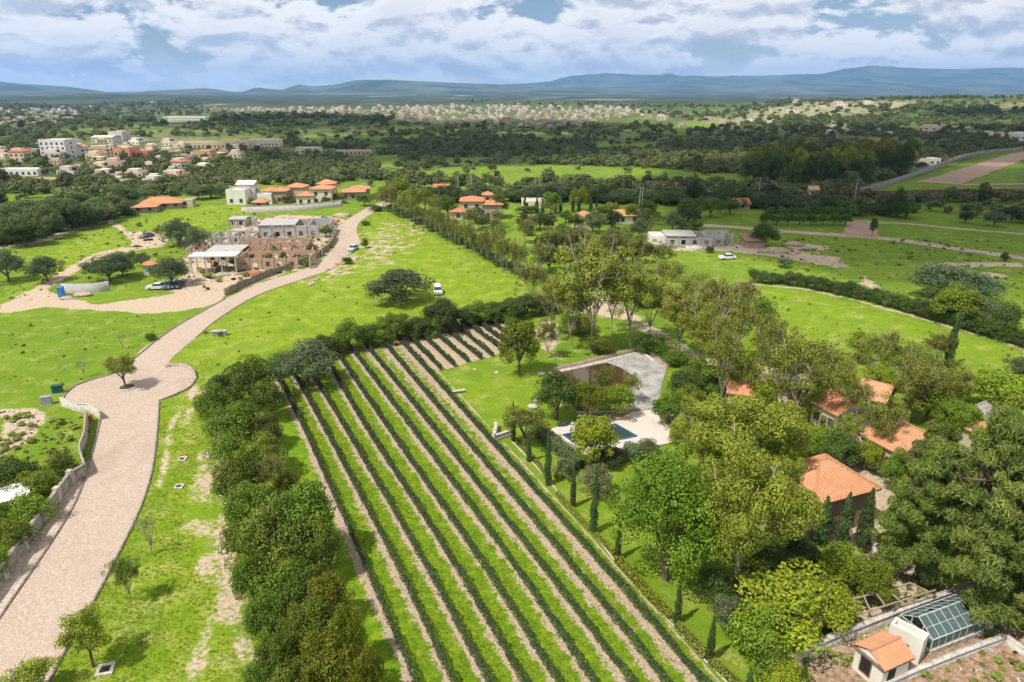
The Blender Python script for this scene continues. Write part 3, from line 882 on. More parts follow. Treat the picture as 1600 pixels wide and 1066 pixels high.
def vineyard_ground():
    V = []; Q = []; U = []; Dr = []; k = 0
    lines = [RW[0] + (RW[0] - RW[1]) * 1.15] + RW[:9] + [RW[8] + (RW[8] - RW[7]) * 0.55]
    dry = [0.30, 0.22, 0.14, 0.04, -0.02, 0.06, 0.26, 0.50, 0.62, -0.35]
    short = [RW[8][:33]] + [resample(list(map(Vector, r)), 33) for r in RW[9:]]
    def add(a, b, d, n, cols=7, fardry=0.0):
        nonlocal k
        for j in range(n):
            for q in range(cols):
                t = q / (cols - 1); p = a[j] * (1 - t) + b[j] * t
                V.append((p[0], p[1], 0.022 if n == 60 else 0.034)); U.append(t); Dr.append(d + fardry * float(np.clip((p[1] - 62) / 60, 0, 1)))
        idx = np.arange(n * cols).reshape(n, cols) + k; k += n * cols
        Q.append(np.stack([idx[:-1, :-1], idx[:-1, 1:], idx[1:, 1:], idx[1:, :-1]], -1).reshape(-1, 4))
    for i in range(len(lines) - 1):
        add(lines[i], lines[i + 1], dry[i] - 0.12, 60, fardry=(0.25 if i in (6, 7, 8) else 0.06))
    for i in range(len(short) - 1):
        add(resample([Vector(p) for p in (short[i][0], short[i][9 if i == 0 else -1])], 20),
            resample([Vector(p) for p in (short[i + 1][0], short[i + 1][-1])], 20), 1.1, 20)
    me = np_mesh('vineyard_ground', V, np.concatenate(Q), VSOIL)
    if me.polygons[0].normal.z < 0: me.flip_normals()
    fattr(me, 'u', U); fattr(me, 'dry', Dr)
    tag(link('vineyard_ground', me), kind='structure')


vineyard_ground()


# ------------------------------------------------------------------ foliage prototypes (unit height, unit width)
def crown(name, m, clumps, n, size, seed, aspect=1.6, droop=0.0, shell=(0.6, 1.0), up=0.25, rnd=0.55):
    rg = np.random.default_rng(seed)
    C = np.array([c[:3] for c in clumps]); Rr = np.array([[c[3], c[3], c[4] if len(c) > 4 else c[3]] for c in clumps])
    w = Rr[:, 0] * Rr[:, 2]; k = rg.choice(len(C), n, p=w / w.sum())
    u = rg.normal(size=(n, 3)); u[:, 2] += up; u /= np.linalg.norm(u, axis=1)[:, None]
    rad = rg.uniform(shell[0], shell[1], n) ** 0.7
    pos = C[k] + Rr[k] * u * rad[:, None]
    nrm = u + rg.normal(0, rnd, (n, 3)); nrm[:, 2] += 0.25 - droop; nrm /= np.linalg.norm(nrm, axis=1)[:, None]
    pos[:, 2] = np.maximum(pos[:, 2], 0.02)
    ct = rg.uniform(0.15, 0.75, len(C))
    V, Q = leaf_quads(pos, nrm, size * rg.uniform(0.6, 1.35, n), rg, aspect)
    me = np_mesh(name, V, Q, m)
    fattr(me, 'tint', np.clip(ct[k] + rg.normal(0, 0.17, n), 0, 1), 'FACE')
    return me


def clumps_ellipsoid(n, cz, rx, rz, r0, r1, seed, inner=0.55, squash=0.85, wob=0.0):
    rg = np.random.default_rng(seed); out = []
    for i in range(n):
        u = rg.normal(size=3); u /= np.linalg.norm(u)
        if u[2] < -0.5: u[2] *= -0.6
        q = rg.uniform(inner, 1.0); r = rg.uniform(r0, r1); lob = 1 + wob * math.sin(3 * math.atan2(u[1], u[0]) + seed)
        out.append((u[0] * rx * q * lob, u[1] * rx * q * lob, cz + u[2] * rz * q, r, r * squash))
    return out


def trunk(name, m, h0, limbs, r, seed, spread=0.3, top=0.75, lean=0.02, twigs=0):
    rg = random.Random(seed); b = MB()
    x = rg.uniform(-lean, lean); y = rg.uniform(-lean, lean)
    b.tube([(0, 0, -0.02), (x * 0.5, y * 0.5, h0 * 0.5), (x, y, h0)], [r * 1.25, r, r * 0.85], 8)
    for i in range(limbs):
        a = 2 * math.pi * (i + rg.uniform(-0.3, 0.3)) / limbs; s = spread * rg.uniform(0.55, 1.0); t = top * rg.uniform(0.8, 1.08)
        st = h0 * rg.uniform(0.55, 0.98)
        pts = [(x * st / h0, y * st / h0, st), (x + math.cos(a) * s * 0.45, y + math.sin(a) * s * 0.45, st + (t - st) * 0.45), (x + math.cos(a) * s, y + math.sin(a) * s, t)]
        b.tube(pts, [r * 0.65, r * 0.4, r * 0.12], 5)
        for _ in range(twigs):
            p = Vector(pts[1]).lerp(Vector(pts[2]), rg.uniform(0, 1)); e = p + Vector((rg.uniform(-.14, .14), rg.uniform(-.14, .14), rg.uniform(0.04, 0.16)))
            b.tube([p, (p + e) / 2 + Vector((0, 0, 0.01)), e], [r * 0.2, r * 0.14, r * 0.06], 3)
    return b.mesh(name, m, True)


PROTO = {}


def proto(kind, crowns, trunks, name, cat): PROTO[kind] = (crowns, trunks, name, cat)


proto('broad', [crown('crown', LEAF, clumps_ellipsoid(70, .50, .38, .40, .09, .16, s, wob=.12), 13000, .025, s) for s in (11, 12, 13)],
      [trunk('trunk', BARK, .24, 5, .030, s) for s in (1, 2)], 'broadleaf_tree', 'tree')
proto('bushy', [crown('crown', LEAF, clumps_ellipsoid(70, .45, .40, .44, .10, .17, s, wob=.12), 12000, .026, s) for s in (14, 15)],
      [trunk('trunk', BARK, .2, 5, .030, s) for s in (1, 2)], 'broadleaf_tree', 'tree')
proto('giant', [crown('crown', LEAF, clumps_ellipsoid(80, .50, .40, .41, .08, .14, s, inner=.6, wob=.12), 26000, .0165, s, shell=(.7, 1.0), rnd=.42) for s in (16,)],
      [trunk('trunk', BARK, .2, 5, .026, s) for s in (1, 2)], 'broadleaf_tree', 'tree')
proto('dark', [crown('crown', LEAF_DARK, clumps_ellipsoid(70, .47, .39, .42, .09, .16, s, wob=.1), 11000, .026, s) for s in (21, 22)],
      [trunk('trunk', BARK, .2, 5, .032, s) for s in (3, 4)], 'dark_tree', 'tree')
proto('mesquite', [crown('crown', LEAF_GREY, clumps_ellipsoid(80, .46, .43, .42, .08, .15, s, wob=.14), 11000, .024, s) for s in (31, 32)],
      [trunk('trunk', BARK, .22, 6, .024, s, .34, .7) for s in (5, 6)], 'mesquite_tree', 'tree')
proto('euc', [crown('crown', LEAF_OLIVE, clumps_ellipsoid(64, .58, .39, .39, .065, .115, s, inner=.55, wob=.22), 19000, .016, s, 1.8, droop=.1, shell=(.7, 1.0), rnd=.38) for s in (41, 42, 43)],
      [trunk('trunk', BARK_PALE, .34, 6, .020, s, .26, .84, .04, 3) for s in (7, 8)], 'eucalyptus_tree', 'tree')
proto('sparse', [crown('crown', LEAF_OLIVE, clumps_ellipsoid(80, .56, .40, .40, .05, .10, s, inner=.3, wob=.22), 6500, .018, s, 1.8, droop=.2, shell=(.2, 1.0)) for s in (51, 52)],
      [trunk('trunk', BARK_PALE, .26, 9, .009, s, .36, .9, .04, 8) for s in (9, 10)], 'thin_crowned_tree', 'tree')
proto('airy', [crown('crown', LEAF_OLIVE, clumps_ellipsoid(58, .58, .38, .39, .05, .095, s, inner=.3, wob=.28), 9000, .017, s, 1.8, droop=.15, shell=(.3, 1.0)) for s in (55, 56, 57)],
      [trunk('trunk', BARK_PALE, .30, 8, .010, s, .30, .92, .05, 7) for s in (22, 23)], 'eucalyptus_tree', 'tree')
proto('lime', [crown('crown', LEAF_LIME, clumps_ellipsoid(60, .49, .38, .40, .09, .16, s, wob=.15), 10000, .028, s) for s in (61, 62)],
      [trunk('trunk', BARK, .26, 5, .026, s) for s in (11, 12)], 'lime_green_tree', 'tree')


def pine_clumps(seed):
    rg = random.Random(seed); out = []
    for i in range(130):
        z = rg.uniform(.10, .97); rad = .46 * (1 - z) ** .55 * (1.15 if z > .25 else .8)
        a = rg.uniform(0, 6.283); q = rg.uniform(.35, 1)
        out.append((math.cos(a) * rad * q, math.sin(a) * rad * q, z, rg.uniform(.05, .095), rg.uniform(.03, .05)))
    return out


proto('pine', [crown('crown', LEAF_PINE, pine_clumps(s), 34000, .018, s, 5.0, up=.5, rnd=.8) for s in (71, 72)],
      [trunk('trunk', BARK, .80, 14, .020, s, .30, .8, .03, 2) for s in (13, 14)], 'pine_tree', 'tree')


def cyp_clumps(seed):
    rg = random.Random(seed); out = []
    for i in range(70):
        z = (i + .5) / 70; r = .36 * min(1, z / .10 + .55) * (1 - max(0, z - .45) / .56) ** .65
        a = rg.uniform(0, 6.283); out.append((math.cos(a) * r * .35, math.sin(a) * r * .35, .02 + z * .95, max(.06, r * .75), .045))
    return out


proto('cypress', [crown('crown', LEAF_CYP, cyp_clumps(s), 3600, .05, s, 1.6, up=.3, rnd=.4) for s in (81, 82)],
      [trunk('trunk', BARK, .10, 3, .03, 15, .05, .2)], 'cypress', 'tree')
proto('shrub', [crown('crown', LEAF, clumps_ellipsoid(36, .40, .36, .42, .14, .22, s, inner=.4, wob=.15), 7500, .030, s) for s in (91, 92)],
      [trunk('trunk', BARK, .15, 5, .03, 16, .3, .5)], 'shrub', 'shrub')
proto('shrub_lime', [crown('crown', LEAF_LIME, clumps_ellipsoid(36, .40, .36, .42, .12, .2, s, inner=.4, wob=.2), 7500, .030, s) for s in (94, 95)],
      [trunk('trunk', BARK, .15, 6, .022, 17, .36, .6, .03, 3)], 'shrub', 'shrub')
proto('shrub_grey', [crown('crown', LEAF_GREY, clumps_ellipsoid(44, .42, .38, .42, .09, .17, s, inner=.4, wob=.2), 7500, .030, s) for s in (97, 98)],
      [trunk('trunk', BARK, .15, 6, .022, 18, .36, .6, .03, 3)], 'shrub', 'shrub')
proto('bare', [crown('crown', LEAF_GREY, clumps_ellipsoid(30, .66, .34, .26, .05, .09, 101, inner=.3), 260, .028, 101, shell=(.1, 1))],
      [trunk('trunk', plain('bark_grey', (.30, .27, .25), (.2, .18, .17), 5), .34, 8, .014, 19, .36, .95, .03, 10)], 'bare_tree', 'tree')
NTREE = [0]


def tree(kind, x, yb, yt, wpx, label, group=None, color=None, p=None, hw=None):
    """a plant at photo pixel (x, yb) on the ground, its top at yt, wpx pixels wide"""
    cr, tr, name, cat = PROTO[kind]; NTREE[0] += 1; k = NTREE[0]
    if p is None: p = G(x, yb)
    if hw is None: h = top_height(p, yt); w = wpx * mpp(p)
    else: h, w = hw
    o = empty(name, p, (k * 2.399) % 6.283, label, cat, group); o.scale = (w * 1.12, w * 1.12, h)
    c = link('crown', cr[k % len(cr)], o, color=color or (1, 1, 1))
    t = link('trunk', tr[k % len(tr)], o)
    return o


# ------------------------------------------------------------------ trees and shrubs, near ones first
BELT = [  # kind, x, base, top, width, colour word, tint
    ('dark', 352, 640, 575, 70, 'dark', None), ('bushy', 395, 636, 548, 88, 'full bright', None), ('bushy', 340, 665, 592, 66, 'leafy', None),
    ('bushy', 425, 655, 588, 62, 'mid', (.9, .9, .9)), ('bushy', 372, 700, 618, 96, 'spreading', None), ('dark', 418, 700, 640, 66, 'dark', (1.4, 1.2, .9)),
    ('bushy', 362, 742, 668, 74, 'leafy', (1.05, 1, 1)), ('lime', 415, 745, 672, 84, 'yellow', (.62, .66, .7)), ('sparse', 432, 785, 700, 80, 'thin grey', (.8, .8, .8)),
    ('bushy', 380, 790, 700, 88, 'mid', None), ('lime', 450, 778, 735, 50, 'pale yellow', (.8, .8, .7)), ('bushy', 400, 840, 745, 92, 'full', None),
    ('bushy', 478, 880, 738, 128, 'tall rounded', (.92, 1, 1)), ('dark', 440, 905, 770, 128, 'tallest dark', (1.6, 1.35, .9)), ('bushy', 385, 890, 800, 76, 'small', None),
    ('dark', 500, 905, 800, 92, 'deep', (1.55, 1.3, .85)), ('bushy', 400, 945, 858, 80, 'leafy', (.9, .95, 1)), ('bushy', 455, 965, 872, 112, 'broad', (.85, .88, .9)), ('lime', 515, 975, 890, 84, 'lime', (.7, .66, .6)),
    ('bushy', 425, 1005, 920, 84, 'ragged', (.8, .86, .9)), ('bushy', 490, 1030, 930, 110, 'mottled', (.92, .85, .85)), ('lime', 548, 1045, 935, 66, 'yellowing', (.62, .6, .55)),
    ('bushy', 440, 1075, 975, 80, 'rough', (.85, .9, .9)), ('lime', 520, 1110, 980, 118, 'olive', (.6, .57, .5)), ('bushy', 465, 1140, 1030, 110, 'dense', None),
    ('lime', 570, 1120, 1010, 80, 'sunlit', (.66, .62, .5)), ('bushy', 410, 1100, 1030, 70, 'low', (.85, .9, .9)),
]
for i, (k, x, yb, yt, w, word, c) in enumerate(BELT):
    tree(k, x, yb, yt + (yb - yt) * .05, w * .86, '%s green tree in the belt beside the vineyard, %s from far end' % (word, ORD[i]), 'trees of the belt beside the vineyard', c)

BACK = [('broad', 440, 582, 548, 46), ('dark', 506, 560, 520, 50), ('broad', 545, 548, 497, 52), ('dark', 575, 540, 505, 40), ('broad', 600, 536, 495, 44), ('broad', 622, 532, 484, 52),
        ('dark', 655, 527, 492, 46), ('dark', 690, 520, 460, 62), ('dark', 722, 511, 478, 44), ('broad', 748, 507, 468, 46), ('dark', 772, 502, 468, 44), ('dark', 796, 498, 462, 48), ('dark', 822, 494, 455, 48),
        ('dark', 846, 490, 458, 46), ('mesquite', 868, 486, 452, 48), ('shrub', 530, 552, 528, 40), ('shrub', 670, 524, 505, 46), ('shrub', 735, 509, 492, 40), ('shrub', 590, 540, 520, 40), ('shrub', 640, 530, 510, 40), ('shrub', 705, 517, 500, 40), ('shrub', 760, 505, 488, 40), ('shrub', 785, 501, 484, 40), ('shrub', 810, 497, 482, 40)]
BACK.sort(key=lambda b: b[1])
for i, (k, x, yb, yt, w) in enumerate(BACK):
    tree(k, x, yb, yt, w, '%s along the far edge of the vineyard, %s from the left' % ('low shrub' if k == 'shrub' else 'dark green tree', ORD[i]), 'hedge trees behind the vineyard', None)

SINGLES = [
    ('mesquite', 480, 603, 533, 98, 'big round grey-green tree standing inside the far left corner of the vineyard', (.78, .85, .9)),
    ('mesquite', 628, 472, 415, 100, 'broad dark mesquite alone on the bright lawn beside the white van', (.62, .68, .66)),
    ('olive', 197, 606, 550, 58, 'small brownish tree in the round planter of the turning circle', None),
    ('bare', 132, 590, 558, 26, 'thin grey sapling on the meadow left of the turning circle', None),
    ('bare', 192, 545, 520, 20, 'tiny bare sapling on the meadow above the turning circle', None),
    ('bare', 238, 866, 802, 46, 'bare young tree on the verge between road and tree belt', None),
    ('sparse', 205, 941, 862, 58, 'small clumpy tree with dark trunk on the verge beside the road', (.55, .75, .5)),
    ('olive', 146, 1042, 950, 84, 'rounded small tree beside the concrete manhole on the verge', (1.1, 1.25, .7)),
    ('olive', 52, 1092, 1040, 96, 'tree cut by the bottom edge of the photo at the roadside', (1.1, 1.25, .7)),
    ('shrub', 28, 765, 712, 76, 'dark bush at the left edge below the building plot', (.55, .6, .7)), ('shrub', 68, 772, 728, 62, 'bright bush behind the property wall', (1.2, 1.15, .8)),
    ('shrub', 100, 745, 705, 48, 'bush crowding the upper end of the property wall', None), ('shrub', 58, 815, 765, 66, 'bright bush spilling over the middle of the property wall', (1.2, 1.15, .8)), ('shrub', 22, 860, 808, 70, 'leafy bush by the lower end of the property wall', (1.2, 1.15, .9)), ('shrub', 0, 905, 855, 50, 'bush at the left picture edge under the property wall', (1.1, 1.1, .9)), ('shrub', 5, 820, 785, 50, 'bush beside the white sheet at the left picture edge', None),
    ('mesquite', 14, 440, 388, 58, 'dark mesquite on the left field at the picture edge', (.65, .75, .75)), ('mesquite', 75, 440, 394, 52, 'dark round mesquite alone on the left field', (.6, .7, .7)),
    ('mesquite', 172, 440, 392, 66, 'mesquite on the left of the building site above the block wall', (.7, .78, .75)), ('mesquite', 192, 432, 400, 40, 'smaller mesquite right of the block wall', (.7, .75, .7)),
    ('mesquite', 270, 446, 396, 58, 'dark mesquite shading the parked cars at the building site', (.7, .8, .75)), ('mesquite', 280, 384, 338, 62, 'dark mesquite on the lawn behind the building site', (.62, .72, .68)),
    ('mesquite', 312, 388, 352, 36, 'pale grey mesquite beside the grey site walls', (1.0, 1.1, 1.1)), ('mesquite', 222, 415, 392, 26, 'small mesquite left of the orange-topped hut', None), ('shrub', 205, 410, 390, 20, 'little bush on the grass left of the building site', None), ('shrub', 138, 425, 410, 16, 'little bush beside the dirt track', None),
    ('shrub', 235, 532, 518, 20, 'clipped green bush beside the road on the left meadow', None),
    ('broad', 365, 418, 400, 12, 'young tree in front of the brick site house, leftmost of five', None), ('broad', 388, 420, 403, 12, 'young tree in front of the brick site house, second of five', None), ('broad', 421, 416, 394, 13, 'young tree in front of the brick site house, third of five', None), ('broad', 445, 415, 392, 14, 'young tree in front of the brick site house, fourth of five', None), ('broad', 338, 421, 407, 10, 'stunted sapling in front of the white canopy at the site', None),
    ('broad', 511, 371, 352, 22, 'small leafy tree beside the road bend', None), ('shrub_grey', 487, 394, 378, 20, 'grey bush at the corner of the building site', None), ('shrub_grey', 478, 410, 396, 22, 'grey bush above the retaining wall', None), ('shrub', 480, 416, 405, 16, 'green bush on top of the retaining wall', None),
    ('shrub', 543, 412, 400, 20, 'clipped dark hedge bush beside the parked car', (.6, .7, .6)), ('shrub', 571, 388, 370, 12, 'upright bush by the road right of the parked car', None), ('shrub', 572, 352, 344, 16, 'brown-green bush on the ridge lawn by the road', (.7, .6, .6)), ('shrub', 588, 330, 320, 26, 'dark hedge where the road crosses the crest', (.5, .6, .5)),
    ('shrub', 345, 525, 516, 12, 'small bush beside the stone block on the lawn', None),
    # estate
    ('lime', 811, 585, 487, 66, 'full yellow-green tree between the vine rows and the pond', (.62, .68, .75)), ('sparse', 856, 560, 492, 48, 'brown-leaved thin tree behind the pond', (.9, .75, .6)),
    ('dark', 869, 655, 570, 68, 'dense dark tree at the near left corner of the pond', (1, 1.1, .9)), ('lime', 918, 655, 592, 54, 'lime bush tree at the near edge of the pond', (.72, .78, .8)), ('lime', 962, 650, 598, 60, 'second lime bush tree at the near edge of the pond', (.66, .74, .8)),
    ('sparse', 940, 640, 566, 46, 'thin tree reflected in the pond', (.7, .8, .6)), ('sparse', 985, 628, 578, 46, 'thin leaning tree beside the dry half of the pond', (.85, .9, .7)), ('olive', 820, 700, 632, 76, 'olive tree inside the low stone corner near the vines', (.7, .72, .7)),
    ('lime', 926, 728, 640, 74, 'domed yellow-green tree hiding half of the swimming pool', (.95, .95, .8)), ('broad', 1041, 668, 614, 50, 'round tree on the pool terrace', (.9, 1, 1)), ('lime', 1075, 650, 600, 60, 'green tree behind the terrace corner', (.6, .7, .8)), ('dark', 1068, 625, 575, 60, 'dark tree at the right end of the pond', None), ('broad', 1090, 612, 560, 66, 'leafy tree right of the pond end', None),
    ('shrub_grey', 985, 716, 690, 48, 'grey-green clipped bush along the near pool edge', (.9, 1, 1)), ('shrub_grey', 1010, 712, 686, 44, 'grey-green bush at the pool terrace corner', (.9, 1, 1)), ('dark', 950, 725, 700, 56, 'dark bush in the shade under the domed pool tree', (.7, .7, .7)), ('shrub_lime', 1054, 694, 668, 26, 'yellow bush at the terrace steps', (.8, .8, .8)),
    ('giant', 1040, 905, 695, 178, 'huge rich green tree between the lawn and the tiled house', (1.0, 1.12, .8)), ('giant', 1085, 880, 745, 120, 'second crown of rich green leaves right of the huge tree', (.95, 1.08, .8)),
    ('euc', 1150, 935, 690, 170, 'great eucalyptus with a bare orange trunk in front of the house', (1, 1.05, .8)), ('euc', 1150, 800, 612, 190, 'tall eucalyptus right of the swimming pool', (1.05, 1.1, .8)), ('euc', 1200, 770, 625, 110, 'tall eucalyptus beside the tiled roof', (1.05, 1.1, .8)), ('euc', 1095, 760, 620, 110, 'eucalyptus nearest the pool terrace', (1.05, 1.1, .8)), ('euc', 1205, 860, 710, 90, 'eucalyptus against the shaded house wall', (1, 1.05, .8)),
    ('shrub_lime', 1215, 985, 880, 165, 'wide yellow-green shrub above the stone wall', (1, 1, .9)), ('shrub_lime', 1285, 985, 905, 100, 'yellow shrub left of the wooden pergola', (1.05, 1, .8)), ('shrub', 1180, 1025, 940, 110, 'big-leaved green shrub at the corner of the lawn', (1.3, 1.3, 1.2)), ('shrub', 1225, 1020, 960, 80, 'green shrub against the stone wall', (1.2, 1.25, 1.1)), ('shrub_grey', 1135, 985, 925, 60, 'grey shrub at the edge of the striped lawn', None), ('shrub', 1205, 1055, 1000, 60, 'dark bush at the end of the stone wall', (.7, .75, .7)), ('shrub_lime', 1225, 1080, 1030, 70, 'lime bush at the bottom edge of the photo', None),
    ('lime', 1308, 915, 850, 72, 'lime tree in front of the three wall cypresses', (.68, .75, .7)), ('lime', 1355, 940, 868, 74, 'lime tree behind the wooden pergola', (.62, .68, .65)),
    ('pine', 1510, 955, 650, 200, 'great pine behind the greenhouse, tallest of the pines', None), ('pine', 1430, 905, 690, 150, 'feathery pine right of the tiled roof', (1, 1.05, .9)), ('pine', 1575, 930, 640, 170, 'tall pine at the right picture edge', (.95, 1, .9)), ('pine', 1650, 1000, 760, 170, 'near pine overhanging the greenhouse end', None), ('pine', 1530, 830, 640, 150, 'pine behind the great pine', (1, 1.1, .9)), ('pine', 1620, 860, 660, 140, 'pine half outside the right edge', None), ('pine', 1440, 800, 660, 110, 'slim pine beside the second tiled roof', (1.05, 1.1, .9)),
    ('lime', 1382, 606, 570, 62, 'clipped lime tree block beside the far estate roofs', (.85, .95, .8)), ('sparse', 1240, 665, 505, 140, 'large thin tree with pale forked trunks on the estate drive', (1.0, 1.05, .9)), ('sparse', 1300, 640, 540, 90, 'thin tree over the far tiled roof', (1, 1, .8)), ('sparse', 1420, 660, 545, 110, 'thin tree with grey twigs above the estate', (1, 1, .9)), ('sparse', 1330, 680, 585, 80, 'thin tree over the middle tiled roof', (.95, 1, .8)), ('sparse', 1370, 720, 610, 90, 'thin tree with dark stem beside the middle roof', (.9, .95, .8)), ('dark', 1300, 735, 665, 70, 'dark tree behind the ridge of the tiled house', (1.1, 1.15, 1)), ('broad', 1262, 725, 660, 60, 'bright tree on the green courtyard behind the tiled house', (1.3, 1.3, 1)), ('lime', 1445, 660, 590, 80, 'yellow-green tree left of the grey hip roof', (.75, .85, .8)), ('lime', 1560, 640, 580, 90, 'lime tree right of the grey hip roof', (.85, .95, .8)), ('lime', 1590, 690, 610, 80, 'lime tree at the right edge by the small roof', (.85, .95, .8)), ('sparse', 1425, 605, 525, 80, 'grey thin tree at the edge of the bright field', (.9, .95, .9)), ('sparse', 1360, 590, 515, 70, 'sparse tree standing against the bright field', (.95, 1, .85)), ('broad', 1490, 690, 620, 70, 'leafy tree in front of the grey hip roof', (1.1, 1.2, 1)), ('broad', 1400, 770, 700, 60, 'bush tree in the courtyard gap right of the tiled house', None),
    ('shrub_grey', 880, 745, 712, 40, 'grey-green bush at the end of the tall clipped hedge', None), ('shrub_grey', 930, 775, 725, 60, 'bare grey shrub beside the garden cypresses', (.9, .8, .8)), ('shrub_lime', 868, 748, 735, 10, 'tiny yellow shrub between garden cypresses', None), 
    ('dark', 1195, 905, 850, 80, 'added dark bush standing in for deep shade at the foot of the house', (.8, .8, .8)), ('dark', 1238, 898, 835, 80, 'added dark bush standing in for shade under the eucalyptus beside the house', (.8, .8, .8)), ('dark', 1120, 940, 890, 70, 'added dark bush standing in for shade right of the huge green tree', (.8, .85, .8)),  # dark bushes added in place of the deep shade on this lawn
    # eucalyptus grove behind the pond
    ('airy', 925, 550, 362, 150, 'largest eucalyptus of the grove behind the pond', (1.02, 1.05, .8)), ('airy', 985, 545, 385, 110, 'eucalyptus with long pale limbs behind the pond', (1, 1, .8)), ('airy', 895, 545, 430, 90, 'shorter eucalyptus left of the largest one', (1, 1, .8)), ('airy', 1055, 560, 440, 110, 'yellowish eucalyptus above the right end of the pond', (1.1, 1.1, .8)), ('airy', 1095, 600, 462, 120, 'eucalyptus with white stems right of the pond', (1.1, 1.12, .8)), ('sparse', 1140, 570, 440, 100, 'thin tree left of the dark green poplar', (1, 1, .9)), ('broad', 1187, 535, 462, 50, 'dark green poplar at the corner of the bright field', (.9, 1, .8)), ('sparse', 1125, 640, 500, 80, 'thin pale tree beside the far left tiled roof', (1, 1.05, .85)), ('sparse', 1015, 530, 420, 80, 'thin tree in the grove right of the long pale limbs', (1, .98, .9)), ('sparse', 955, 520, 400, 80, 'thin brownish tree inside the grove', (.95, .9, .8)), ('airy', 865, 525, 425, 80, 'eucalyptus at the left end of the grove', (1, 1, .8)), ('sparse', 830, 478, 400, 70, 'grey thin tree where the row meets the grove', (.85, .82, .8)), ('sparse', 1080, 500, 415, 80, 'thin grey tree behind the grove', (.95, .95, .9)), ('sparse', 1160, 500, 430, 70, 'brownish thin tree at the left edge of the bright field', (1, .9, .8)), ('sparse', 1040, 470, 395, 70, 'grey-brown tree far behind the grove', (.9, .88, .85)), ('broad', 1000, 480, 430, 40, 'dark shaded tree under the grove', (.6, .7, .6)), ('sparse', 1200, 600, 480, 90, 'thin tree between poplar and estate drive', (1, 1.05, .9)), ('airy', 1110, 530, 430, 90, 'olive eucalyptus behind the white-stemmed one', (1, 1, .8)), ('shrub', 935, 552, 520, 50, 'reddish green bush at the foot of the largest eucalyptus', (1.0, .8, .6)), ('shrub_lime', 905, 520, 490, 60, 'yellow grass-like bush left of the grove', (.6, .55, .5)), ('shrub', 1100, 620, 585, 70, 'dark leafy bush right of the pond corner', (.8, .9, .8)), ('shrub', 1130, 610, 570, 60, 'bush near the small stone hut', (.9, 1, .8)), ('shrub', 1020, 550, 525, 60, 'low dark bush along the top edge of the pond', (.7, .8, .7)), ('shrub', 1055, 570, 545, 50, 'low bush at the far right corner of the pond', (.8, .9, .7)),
    # right-hand fields
    ('mesquite', 1490, 470, 414, 130, 'very broad dark mesquite on the right field', (.55, .65, .6)), ('lime', 1490, 508, 440, 74, 'yellow-green tree in the right field hedge before the broad mesquite', (.62, .68, .7)), ('dark', 1565, 530, 468, 46, 'dark upright tree in the right field hedge', None), ('mesquite', 1535, 510, 460, 50, 'grey tree in the right field hedge beside the dark one', (.8, .85, .8)), ('dark', 1193, 385, 346, 46, 'dark round tree above the brown shed on the right fields', (.8, .9, .8)), ('shrub', 1109, 395, 384, 16, 'bush beside the grey building site on the right', (.6, .65, .6)), ('mesquite', 1225, 418, 400, 26, 'thin grey tree in the right field hedge', None), ('mesquite', 1592, 590, 555, 50, 'grey bush at the right edge of the bright field', (.8, .8, .8)), ('lime', 1540, 605, 580, 40, 'yellow bush at the near edge of the bright field', (.9, .85, .7)), ('shrub', 1568, 408, 392, 14, 'clipped bush by the right dirt road', (.6, .7, .5)), ('broad', 1362, 370, 336, 12, 'ivy column beside the red path', (.6, .7, .6)),
]
proto('olive', [crown('crown', LEAF_OLIVE, clumps_ellipsoid(44, .60, .36, .32, .08, .15, s, inner=.4, wob=.2), 6500, .026, s, shell=(.35, 1.0)) for s in (111, 112)],
      [trunk('trunk', BARK, .34, 6, .022, s, .3, .8, .03, 3) for s in (20, 21)], 'small_tree', 'tree')
for k, x, yb, yt, w, lab, c in SINGLES: tree(k, x, yb, yt, w, lab, None, c)

CYP = [(856, 758, 668, 'tallest garden cypress beside the vineyard border'), (895, 792, 725, 'slim garden cypress right of the tallest one'), (927, 833, 730, 'garden cypress before the grey shrub'), (965, 874, 798, 'dark cypress at the left edge of the huge green tree'), (1057, 974, 904, 'thin cypress on the corner of the shaded lawn'), (1108, 1032, 961, 'cypress alone on the lower striped lawn'), (826, 722, 672, 'short cypress at the upper end of the garden border'), (802, 690, 626, 'cypress beside the low stone corner by the vines'), (1480, 575, 478, 'lone leaning cypress against the bright right field'), (1281, 850, 774, 'left of three cypresses before the shaded house wall'), (1313, 856, 768, 'middle of three cypresses before the shaded house wall'), (1345, 860, 762, 'right of three cypresses before the shaded house wall'), (1168, 1085, 1044, 'cypress tip at the bottom edge of the lawn'), (1250, 1090, 1035, 'cypress tip at the bottom edge before the white hut'), (888, 742, 718, 'smallest cypress on the garden lawn'), (1577, 690, 617, 'dark cypress before the small right-edge roof'), (1550, 680, 622, 'dark cypress left of the small right-edge roof')]
for x, yb, yt, lab in CYP:
    p = G(x, yb); h = top_height(p, yt); tree('cypress', x, yb, yt, 0, lab, 'cypresses', None, p, (h, min(1.25, max(.9, h * .15)) if x not in (1281, 1313, 1345, 1480) else 2.1))

